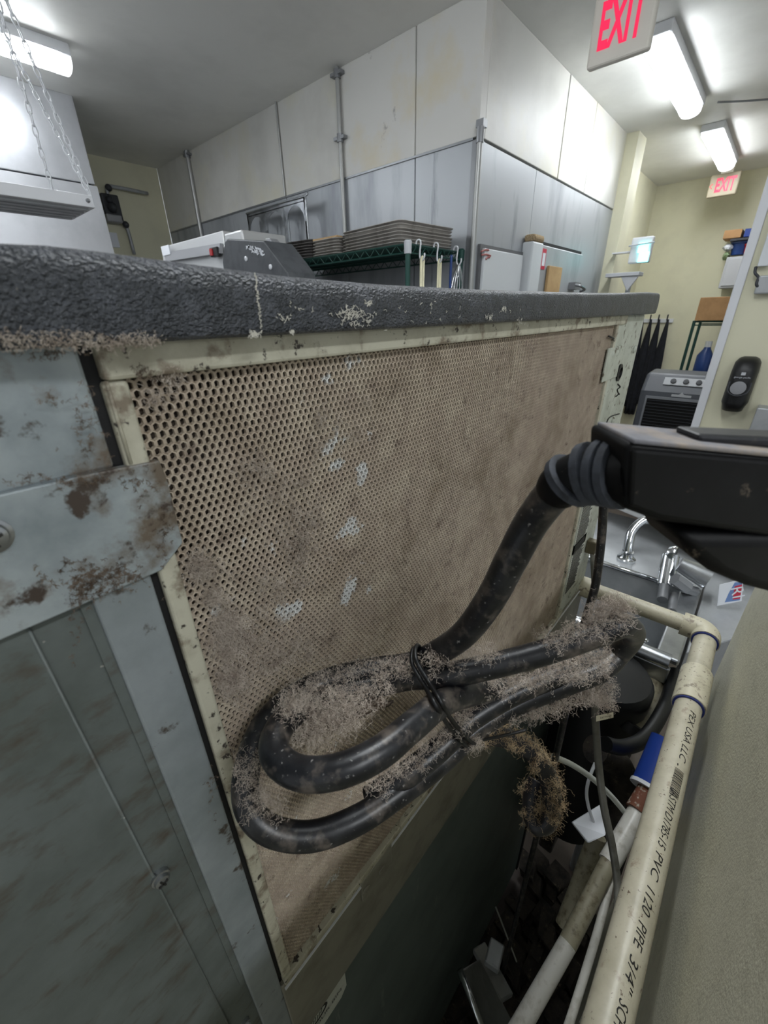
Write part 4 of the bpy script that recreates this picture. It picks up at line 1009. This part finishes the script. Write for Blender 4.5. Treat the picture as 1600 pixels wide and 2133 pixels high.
build(MB().prism(fl, H_*.004), 'face_plate', 'plug_black', pl, bevel=.001)
cc = [vp_(x, y, dep+.010) for x, y in ((1372, 1080), (1395, 1125), (1440, 1160), (1500, 1185), (1600, 1212), (1680, 1222), (1680, 1080))]
build(MB().prism([p-H_*.011 for p in cc], H_*.026), 'lower_bulge', 'plug_black', pl, bevel=.004, seg=4, smooth=True, auto=60)
rg = [vp_(x, y, dep+.006) for x, y in ((1455, 930), (1455, 905), (1690, 915), (1690, 940))]
build(MB().prism(rg, H_*.010), 'raised_ridge', 'dusty_black', pl, bevel=.001)

# cable ties
def loop(pts, r, name, par): return build(MB().tube([D(*p) for p in pts], r, 8, closed=True), name, 'black_plastic', par, smooth=True)
loop(((872, 1345, .214), (866, 1372, .200), (893, 1420, .196), (920, 1465, .183), (945, 1505, .20), (985, 1548, .218), (990, 1530, .235), (950, 1470, .24), (900, 1400, .235)), .0011, 'cable_tie', cord)
loop(((866, 1350, .215), (858, 1380, .202), (884, 1428, .197), (908, 1470, .181), (935, 1512, .20), (975, 1556, .219), (985, 1536, .236), (945, 1478, .24), (895, 1405, .235)), .0011, 'cable_tie', cord)
build(MB().tube([D(985, 1540, .225), D(1040, 1510, .24), D(1100, 1488, .25)], .0011, 6).tube([D(985, 1545, .225), D(1050, 1532, .24), D(1097, 1520, .245)], .0009, 6), 'tie_tail', 'black_plastic', cord, smooth=True)

# lint on the cord
rnd = random.Random(21)
def along(pts, up=(0, 0, 1), off=.8, r=RC):
    res = []
    for a, b in zip(pts, pts[1:]):
        for k in range(6):
            p = a+(b-a)*k/6; t = (b-a).normalized()
            for j in range(2):
                v = V((rnd.gauss(0, .5), rnd.gauss(0, .5)-.3, rnd.gauss(0, .5)))+V(up)
                v = (v-t*v.dot(t)).normalized(); res.append((p+v*r*off, v))
    return res
def Dp(l): return [D(*p) for p in l]
lm = MB()
strands(lm, along(Dp([(1140, 1350, .203), (1230, 1320, .201), (1300, 1290, .203)]), off=1.0), 420, .006, rnd)
strands(lm, along(Dp([(1235, 1285, .203), (1270, 1262, .203), (1300, 1275, .203)]), r=.002), 500, .006, rnd, spread=.005)
strands(lm, along(Dp([(900, 1390, .205), (960, 1370, .205), (1040, 1375, .205)]), off=1.0), 420, .005, rnd)
strands(lm, along(Dp([(980, 1450, .222), (1100, 1420, .225), (1200, 1395, .225), (1280, 1370, .225)]), off=1.0), 1300, .006, rnd)
strands(lm, along(Dp([(980, 1480, .228), (1100, 1465, .236), (1200, 1440, .236), (1270, 1400, .236)]), up=(0, 0, -1), off=1.0), 900, .007, rnd)
strands(lm, along(Dp([(1225, 1430, .24), (1255, 1450, .24), (1262, 1475, .24)]), up=(0, 0, -1), r=.003), 350, .007, rnd)
strands(lm, along(Dp([(600, 1460, .2), (700, 1420, .21), (800, 1400, .215), (880, 1400, .21)]), off=.95), 700, .005, rnd)
strands(lm, along(Dp([(590, 1500, .18), (640, 1475, .19), (720, 1455, .2), (820, 1440, .205)]), off=.95), 900, .005, rnd)
strands(lm, along(Dp([(620, 1530, .185), (690, 1500, .19), (740, 1490, .195)]), r=.003), 900, .007, rnd, spread=.008)
strands(lm, along(Dp([(520, 1560, .188), (510, 1620, .186), (530, 1680, .184), (600, 1700, .18)]), off=.9), 350, .005, rnd)
strands(lm, along(Dp([(760, 1640, .195), (850, 1590, .2), (930, 1520, .21), (980, 1480, .22)]), off=.9), 700, .005, rnd)
strands(lm, along(Dp([(965, 1555, .222), (1000, 1545, .225)]), r=.003), 220, .005, rnd)
o = build(lm, 'clinging_lint', 'lint', cord, fixn=False); o['kind'] = 'stuff'; o['label'] = 'grey brown lint clinging to the cord'
# felted dust mat in the inner loop
fm = MB(); base = [(600, 1495), (650, 1475), (730, 1465), (800, 1450), (820, 1465), (740, 1500), (700, 1520), (660, 1530), (610, 1540)]
def dustmat(pts, d, amp, sub, seed):
    r_ = random.Random(seed); cxp = sum(p[0] for p in pts)/len(pts); cyp = sum(p[1] for p in pts)/len(pts); vs = [D(cxp, cyp, d)]; fs = []
    R_ = 6; m = len(pts)*sub
    for r in range(1, R_+1):
        for k in range(m):
            u = k/sub; i = int(u); t = u-i; a, b = pts[i % len(pts)], pts[(i+1) % len(pts)]
            x = a[0]+(b[0]-a[0])*t; y = a[1]+(b[1]-a[1])*t; f = r/R_*(1+(r_.uniform(-.10, .10)))
            vs.append(D(cxp+(x-cxp)*f, cyp+(y-cyp)*f, d+r_.uniform(-amp, amp)+(r/R_)**2*.004))
    for k in range(m): fs.append((0, 1+k, 1+(k+1) % m))
    for r in range(R_-1):
        for k in range(m): fs.append((1+r*m+k, 1+r*m+(k+1) % m, 1+(r+1)*m+(k+1) % m, 1+(r+1)*m+k))
    return MB().add(vs, fs)
M['felt'] = mat('felted_dust', '6b5d52', .98, 0, [('3b342e', 160, .45, .62, 8), ('95867a', 240, .58, .7, 8)], (700, .0015, .8), .1)
o = build(dustmat(base, .2, .0012, 6, 4), 'felted_dust', 'felt', cord, smooth=True); s = o.modifiers.new('solid', 'SOLIDIFY'); s.thickness = .002

# lint tufts on the screen itself
sm = MB(); pts = []
for (x, y, s, n) in ((480, 1300, 30, 60), (470, 1340, 40, 80), (540, 1380, 60, 70), (620, 1360, 50, 30), (450, 1240, 20, 25), (560, 1010, 60, 30), (640, 1090, 60, 40), (420, 1180, 30, 40), (700, 900, 90, 24), (480, 1420, 30, 60), (560, 1230, 40, 30), (1140, 1330, 40, 40), (330, 800, 30, 12), (620, 1180, 60, 30)):
    for k in range(n):
        q = P(x+rnd.gauss(0, s*.6), y+rnd.gauss(0, s*.6), 1, YF-.0008)
        if X0m+.004 < q.x < X1m: pts.append((q, V((0, -.25, -.2))))
strands(sm, pts, 3200, .006, rnd, rr=.00008, spread=.003)
o = build(sm, 'screen_lint', 'lint', im, fixn=False); o['kind'] = 'stuff'
gm = MB(); pts = []
for (x, y, sx, sy, n) in ((200, 1205, 60, 22, 160), (175, 1230, 25, 20, 60), (235, 1195, 40, 12, 60), (340, 1120, 14, 40, 40), (150, 1000, 110, 8, 70), (190, 900, 30, 50, 40), (170, 850, 20, 30, 16), (110, 830, 16, 10, 10), (90, 740, 50, 8, 20), (300, 1010, 20, 20, 16), (160, 1300, 10, 50, 20), (440, 1650, 14, 30, 24), (300, 775, 20, 6, 16)):
    for k in range(n):
        pts.append((P(x+rnd.gauss(0, sx*.8), y+rnd.gauss(0, sy*.9), 1, YF-.0036), V((0, -.25, -.2))))
def strands2(mb, pts, n, L, rnd, rr, ymax):
    for k in range(n):
        p, d = pts[rnd.randrange(len(pts))]; q = V(p); c = [q.copy()]; a = rnd.uniform(0, 2*pi)
        for s in range(5):
            a += rnd.gauss(0, 1.0); q = q+V((cos(a)*L/5, rnd.uniform(-.0003, .0003), sin(a)*L/5)); q.y = min(q.y, ymax); c.append(q.copy())
        mb.tube(c, rr, 3, smooth=False, caps=False)
strands2(gm, pts, 2600, .0013, rnd, .00006, YF-.0036)
o = build(gm, 'grime_fuzz', mat('brown_grime', '7d6f62', .95, 0, [('5a4d42', 200, .45, .6)], None, .1), im, fixn=False); o['kind'] = 'stuff'
# dust fringe under the lid edge at the left
sm = MB(); pts = [(P(x, 706+rnd.uniform(-6, 6), 1, YF-.011), V((0, -.4, -1))) for x in range(-20, 330, 3)]
strands(sm, pts, 900, .0028, rnd, rr=.00008, spread=.0018)
o = build(sm, 'lid_edge_lint', 'lint', im, fixn=False); o['kind'] = 'stuff'

# =================================================================== LINT-COVERED HANGING LOOP
lp_ = Dp([(985, 1530, .25), (1045, 1535, .262), (1100, 1560, .27), (1138, 1610, .275), (1150, 1665, .28), (1143, 1708, .282), (1122, 1720, .284), (1108, 1700, .288), (1108, 1660, .292), (1118, 1625, .296)])
for p in lp_: p.y = min(p.y, YF-.008)
hl = thing('hanging_cord_loop', 'lint-covered dark cord loop hanging below the tied bundle', 'cord', lp_[6])
build(MB().tube(lp_, .0062, 14, step=8), 'cable', 'dusty_black', hl, smooth=True)
lm = MB()
strands(lm, along(lp_[:6], up=(0, 0, .6), off=.9), 1300, .0075, rnd, spread=.003)
strands(lm, along(lp_[5:8], up=(0, 0, -1), off=1), 220, .006, rnd)
strands(lm, along(lp_[7:], up=(-.3, 0, .2), off=1), 300, .006, rnd)
o = build(lm, 'clinging_lint', 'lint_tan', hl, fixn=False); o['kind'] = 'stuff'

# thin black cable dropping beside the machine
tc_ = Dp([(1258, 1020, .40), (1256, 1080, .41), (1250, 1150, .42), (1240, 1220, .43), (1220, 1290, .44), (1200, 1370, .46)])
tc_ += [tc_[-1]+V((.03, .0, -.25)), V((tc_[-1].x+.05, tc_[-1].y, .03))]
tag(build(MB().tube(tc_, .0042, 10), 'thin_cable', 'cord', smooth=True), 'thin black cable dropping in front of the pipe at the machine corner', 'cable')

# =================================================================== PVC DRAIN PIPE
ZP = CZ-.465; YP = -.0435; RP = .0148
pv = thing('pvc_drain_pipe', 'cream PVC drain pipe with printed lettering along the wall', 'pipe', (.4, YP, ZP-RP))
e = P(1482, 1320, 2, ZP); XEL = e.x
cE, cS = P(1455, 1405, 2, ZP).x, P(1440, 1475, 2, ZP).x      # ends of the coupling
build(MB().cyl((-.25, YP, ZP), (XEL-.02, YP, ZP), RP, n=40), 'main_pipe', 'pvc', pv, smooth=True, auto=40)
build(MB().tube([(XEL, YP+.02, ZP), (XEL, YF+.004, ZP)], RP*.92, 32, smooth=False), 'cross_pipe', 'pvc', pv, smooth=True, auto=40)
RE = RP*1.27
def fitting(x0, x1):
    x0, x1 = min(x0, x1), max(x0, x1)
    return MB().lathe((x0, YP, ZP), (1, 0, 0), [(0, RP*1.0), (0, RE), (x1-x0, RE), (x1-x0, RP)], 40)
fo = build(fitting(cE, cS), 'coupling', 'pvc_fit', pv, smooth=True, auto=40, bevel=.0006)
xa = min(cE, cS)
build(MB().lathe((xa-.0018, YP, ZP), (1, 0, 0), [(0, RP*1.0), (0, RP*1.16), (.003, RP*1.16), (.003, RP)], 40), 'glue_ring', 'blue_glue', pv, smooth=True, auto=40)
# elbow
n = 9; arc = [V((XEL-.028, YP, ZP))]
for k in range(n+1):
    a = pi/2*k/n; arc.append(V((XEL-.016+.016*sin(a), YP+.016-.016*cos(a), ZP)))
arc.append(V((XEL, YP+.034, ZP)))
build(MB().tube(arc, RE, 36, smooth=False), 'elbow', 'pvc_fit', pv, smooth=True, auto=40, bevel=.0005)
build(MB().lathe((XEL-.0298, YP, ZP), (1, 0, 0), [(0, RP), (0, RP*1.16), (.003, RP*1.16), (.003, RP)], 40), 'glue_ring', 'blue_glue', pv, smooth=True, auto=40)
build(MB().lathe((XEL, YF-.028, ZP), (0, 1, 0), [(0, RP), (0, RE*1.0), (.030, RE*1.0), (.030, RP)], 36), 'wall_coupling', 'pvc_fit', pv, smooth=True, auto=40)
# printed line, wrapped round the pipe
def wrap(mb, x_start, ang, k, R_):
    out = MB(); out.f = mb.f
    for p in mb.v:
        a = ang-p.y*k/R_                       # letters' tops turn towards the wall
        out.v.append(V((x_start-p.x*k, YP+R_*cos(a)*1.0, ZP+R_*sin(a))))
    return out
def bar(mb, x0, x1, y0, y1):
    o = len(mb.v); mb.v += [V((x0, y0, 0)), V((x1, y0, 0)), V((x1, y1, 0)), V((x0, y1, 0))]; mb.f.append((o, o+1, o+2, o+3))
def shift(mb, dx, dy=0):
    for v in mb.v: v.x += dx; v.y += dy
    return mb
def merge(a, b):
    o = len(a.v); a.v += b.v; a.f += [tuple(i+o for i in f) for f in b.f]; return a
def wid(mb): return max(v.x for v in mb.v)
S_ = 1.0
tx = MB(); cur = 0
seg = [('PEX USA LLC', .30), ('.', .25), ('#bar', 2.6), (',ASTM D1785-15', .5), ('PVC', .5), ('1120', .5), ('PIPE', .5), ('3/4"', .6), ('SCH', .6), ('40', .5)]
xstart = P(1436, 1478, 2, ZP+RP).x
anchors = {0: (1432, 1478), 1: (1409, 1590), 2: (1407, 1600), 3: (1393, 1640), 4: (1377, 1780), 5: (1358, 1852), 6: (1337, 1922), 7: (1316, 1990), 8: (1290, 2078), 9: (1265, 2150)}
ends = {0: (1411, 1582), 1: (1408, 1595), 2: (1396, 1640), 3: (1379, 1768), 4: (1360, 1832), 5: (1340, 1903), 6: (1319, 1972), 7: (1296, 2058), 8: (1272, 2133), 9: (1250, 2190)}
HL = .0072
full = MB()
for i, (s_, _) in enumerate(seg):
    xa, xb = P(*anchors[i], 2, ZP+RP*.9).x, P(*ends[i], 2, ZP+RP*.9).x; L = xa-xb
    if s_ == '#bar':
        mb = MB(); x = 0; rb = random.Random(4)
        while x < L*1.3:
            wv = rb.choice((.0006, .0009, .0014)); bar(mb, x, x+wv, -.001, HL*1.15); x += wv+rb.choice((.0006, .0010))
        k = 1
    else:
        mb = text_mb(s_, 1, 0, shear=.25); x0 = min(v.x for v in mb.v); x1 = max(v.x for v in mb.v)
        for v in mb.v: v.x = (v.x-x0)/(x1-x0)*L; v.y = v.y/.70*HL
    for v in mb.v: v.x += xstart-xa
    merge(full, mb)
# subdivide long letters is unnecessary: letters are small against the pipe
ang0 = radians(84)
full = slice_y(full, [HL*1.2*k/14 for k in range(-3, 15)])
out = MB(); out.f = full.f
for p in full.v:
    a = ang0+p.y/RP
    a2 = ang0-(-p.y)/RP
    th = ang0+radians(12)+p.y/RP                # 90 deg = top of the pipe, beyond = towards the wall
    out.v.append(V((xstart-p.x, YP+cos(th)*(RP+.00022), ZP+sin(th)*(RP+.00022))))
pt = build(out, 'printed_text', 'ink', pv, fixn=False)
em = MB(); t1 = slice_y(text_mb('NSF PVC1 3/4', 1, 0), [.2, .4, .6]); x0 = min(v.x for v in t1.v); x1 = max(v.x for v in t1.v)
for v in t1.v:
    X = XEL-.0; u = (v.x-x0)/(x1-x0)*.034; th = radians(62)+v.y/.7*.0022/RE
    em.v.append(V((XEL+cos(th)*(RE+.0002)*1.0, YP+.034-u, ZP+sin(th)*(RE+.0002))))
em.f = t1.f
build(em, 'embossed_text', 'ink', pv, fixn=False)

# =================================================================== THINGS IN THE GAP
def multi(name, label, cat, parts):
    t = thing(name, label, cat, D(*parts[0][1][0]))
    for nm, pts, r, mt in parts:
        pw = Dp(pts)
        for p in pw: p.y = min(p.y, YF-.02); p.y = max(p.y, -.07+.014)
        build(MB().tube(pw, r, 18, smooth=len(pts) > 2), nm, mt, t, smooth=True, auto=50)
    return t
multi('white_drain_pipe', 'white and yellowed PVC pipe slanting down under the printed pipe', 'pipe', [
    ('lower_length', [(1020, 2250, .47), (1183, 1965, .535)], .0108, 'pvc_white'),
    ('yellowed_length', [(1183, 1965, .535), (1272, 1790, .585)], .0110, 'pvc_old'),
    ('upper_length', [(1268, 1798, .584), (1345, 1665, .63)], .0135, 'pvc_white'),
    ('rusty_band', [(1325, 1690, .62), (1352, 1645, .635)], .0144, 'rust'),
    ('blue_sleeve', [(1352, 1642, .64), (1392, 1545, .66)], .0240, 'blue'),
    ('sleeve_rim', [(1350, 1648, .638), (1353, 1641, .64)], .0262, 'white')])
multi('thin_white_tube', 'thin white tube bending down beside the yellowed pipe', 'tube', [('tube', [(1285, 1760, .60), (1268, 1850, .57), (1245, 1940, .54), (1218, 2030, .52), (1180, 2150, .49), (1150, 2240, .47)], .0050, 'pvc_white')])
multi('clear_tube', 'grey clear vinyl tube with a white paper flag hanging in the gap', 'tube', [('tube', [(1238, 1400, .50), (1240, 1480, .52), (1246, 1580, .54), (1258, 1680, .535), (1275, 1760, .53), (1287, 1850, .52), (1283, 1940, .49), (1255, 2040, .455), (1215, 2140, .43)], .0047, 'clear_tube')])
ft = thing('cable_flag', 'white printed flag wrapped on the clear tube', 'tag', D(1255, 1494, .51))
build(MB().obox(D(1260, 1493, .508), (D(1278, 1489, .508)-D(1242, 1497, .508))*.5, (D(1260, 1499, .508)-D(1260, 1487, .508))*.5, ray(1260, 1493).normalized()*.0006), 'flag', 'pvc_fit', ft)
t1 = text_mb('EASTMAN', 1, 0); place(t1, D(1262, 1493, .506), D(1278, 1489, .508)-D(1242, 1497, .508), D(1260, 1487, .508)-D(1260, 1499, .508), True, .014)
build(t1, 'print', 'ink', ft, fixn=False)
multi('grey_cable', 'grey round cable crossing the gap behind the clear tube', 'cable', [('cable', [(1150, 1575, .60), (1190, 1592, .60), (1232, 1620, .61), (1270, 1655, .62), (1300, 1690, .63)], .0040, 'label_grey')])
multi('white_wire', 'thin white wire looping above the white plate', 'wire', [('wire', [(1240, 1590, .62), (1228, 1620, .62), (1222, 1650, .62), (1226, 1680, .62), (1236, 1712, .62)], .0024, 'white_card')])
pq = [D(x, y, d) for x, y, d in ((1192, 1713, .62), (1252, 1676, .64), (1268, 1700, .63), (1262, 1740, .60), (1226, 1757, .60))]
tag(build(MB().prism(pq, V((.004, .002, -.008))), 'junction_cover', 'white_card', bevel=.002), 'crumpled white cover plate lying among the pipes', 'cover')
multi('old_drain_elbow', 'grimy cream pipe behind the slanting white pipe', 'pipe', [('pipe', [(1245, 1740, .66), (1222, 1800, .66), (1205, 1850, .65), (1175, 1930, .64)], .0130, 'pvc_old')])
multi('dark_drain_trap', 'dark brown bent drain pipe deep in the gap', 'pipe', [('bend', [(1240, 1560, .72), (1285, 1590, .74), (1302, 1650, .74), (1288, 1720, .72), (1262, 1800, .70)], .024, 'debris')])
multi('black_hose', 'black hose looping under the sink front', 'hose', [('hose', [(1262, 1550, .66), (1300, 1556, .68), (1345, 1535, .72), (1385, 1470, .80), (1405, 1400, .88)], .012, 'black_plastic')])
multi('grey_brown_pipe', 'short grey brown pipe slanting under the sink', 'pipe', [('pipe', [(1372, 1395, .90), (1335, 1470, .84), (1312, 1520, .80)], .024, 'pvc_old'), ('black_band', [(1318, 1505, .79), (1308, 1522, .79)], .027, 'black_plastic')])
tag(build(MB().lathe(D(1388, 1432, .92)-V((0, 0, .04)), (0, 0, 1), [(0, .028), (.03, .03), (.05, .022), (.075, .02)], 18), 'white_fitting', 'white_card', smooth=True, auto=50), 'white plastic fitting below the sink corner', 'fitting')
# dark drum / motor under the sink
dm = D(1262, 1520, .86)
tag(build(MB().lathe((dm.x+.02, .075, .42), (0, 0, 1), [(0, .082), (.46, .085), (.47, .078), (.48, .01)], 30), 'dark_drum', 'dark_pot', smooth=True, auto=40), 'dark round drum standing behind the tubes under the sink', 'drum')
# beige block beside it
bq = D(1185, 1560, .80)
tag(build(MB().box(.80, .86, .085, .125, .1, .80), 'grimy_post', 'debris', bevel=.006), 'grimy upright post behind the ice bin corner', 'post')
# stainless bracket near the floor of the gap
bk = thing('stainless_bracket', 'stainless channel bracket low in the gap at the bottom edge', 'bracket', D(1000, 2060, .78))
b4 = [D(x, y, d) for x, y, d in ((958, 2020, .80), (1000, 1995, .86), (1100, 2190, .78), (1040, 2230, .74))]
build(MB().prism(b4, (0, 0, -.02)), 'channel', 'stainless', bk, bevel=.004)
build(MB().tube([b4[0], b4[3]], .006, 10), 'rolled_edge', 'chrome', bk, smooth=True)
b5 = [D(x, y, d) for x, y, d in ((985, 1975, .88), (1010, 1960, .92), (1070, 2070, .88), (1045, 2085, .84))]
build(MB().prism(b5, (0, 0, -.02)), 'flange', 'stainless_dk', bk, bevel=.003)
tag(build(MB().obox(D(1030, 1990, .82), (.020, .004, .0), (-.003, .014, .0), (0, 0, .012)), 'metal_clip', 'stainless_dk', bevel=.003), 'small grimy metal clip above the stainless bracket', 'clip')
multi('thin_rod', 'thin grey wire slanting in the dark of the gap', 'wire', [('wire', [(1033, 1890, .95), (1060, 1960, 1.0), (1090, 2040, 1.07)], .0018, 'label_grey')])
# debris pile on the floor of the gap (uncountable)
dbm = MB(); rnd = random.Random(9)
for k in range(140):
    x = rnd.uniform(.3, .8); y = rnd.uniform(-.06, .14); s = rnd.uniform(.008, .03)
    dbm.obox((x, y, s*.6+rnd.uniform(0, .04)), (s, s*.3*rnd.uniform(-1, 1), 0), (s*.2, s*.8, s*.3*rnd.uniform(-1, 1)), (0, s*.2, s*.6))
tag(build(dbm, 'floor_debris', 'debris'), 'dark litter and grime on the floor of the narrow gap', 'debris', kind='stuff')
# brass service fitting at the machine's post
sf_ = thing('service_fitting', 'small brass valve fitting on the machine post below the plug', 'fitting', D(1232, 1165, .70))
build(MB().obox(D(1233, 1138, .70), (.008, 0, 0), (0, .008, 0), (0, 0, .012)), 'fitting_block', mat('tarnished_brass', '6a6250', .45, .6), sf_, bevel=.002)
build(MB().cyl(D(1234, 1150, .70), D(1237, 1215, .69), .004, n=8), 'stem', 'clear_tube', sf_, smooth=True)
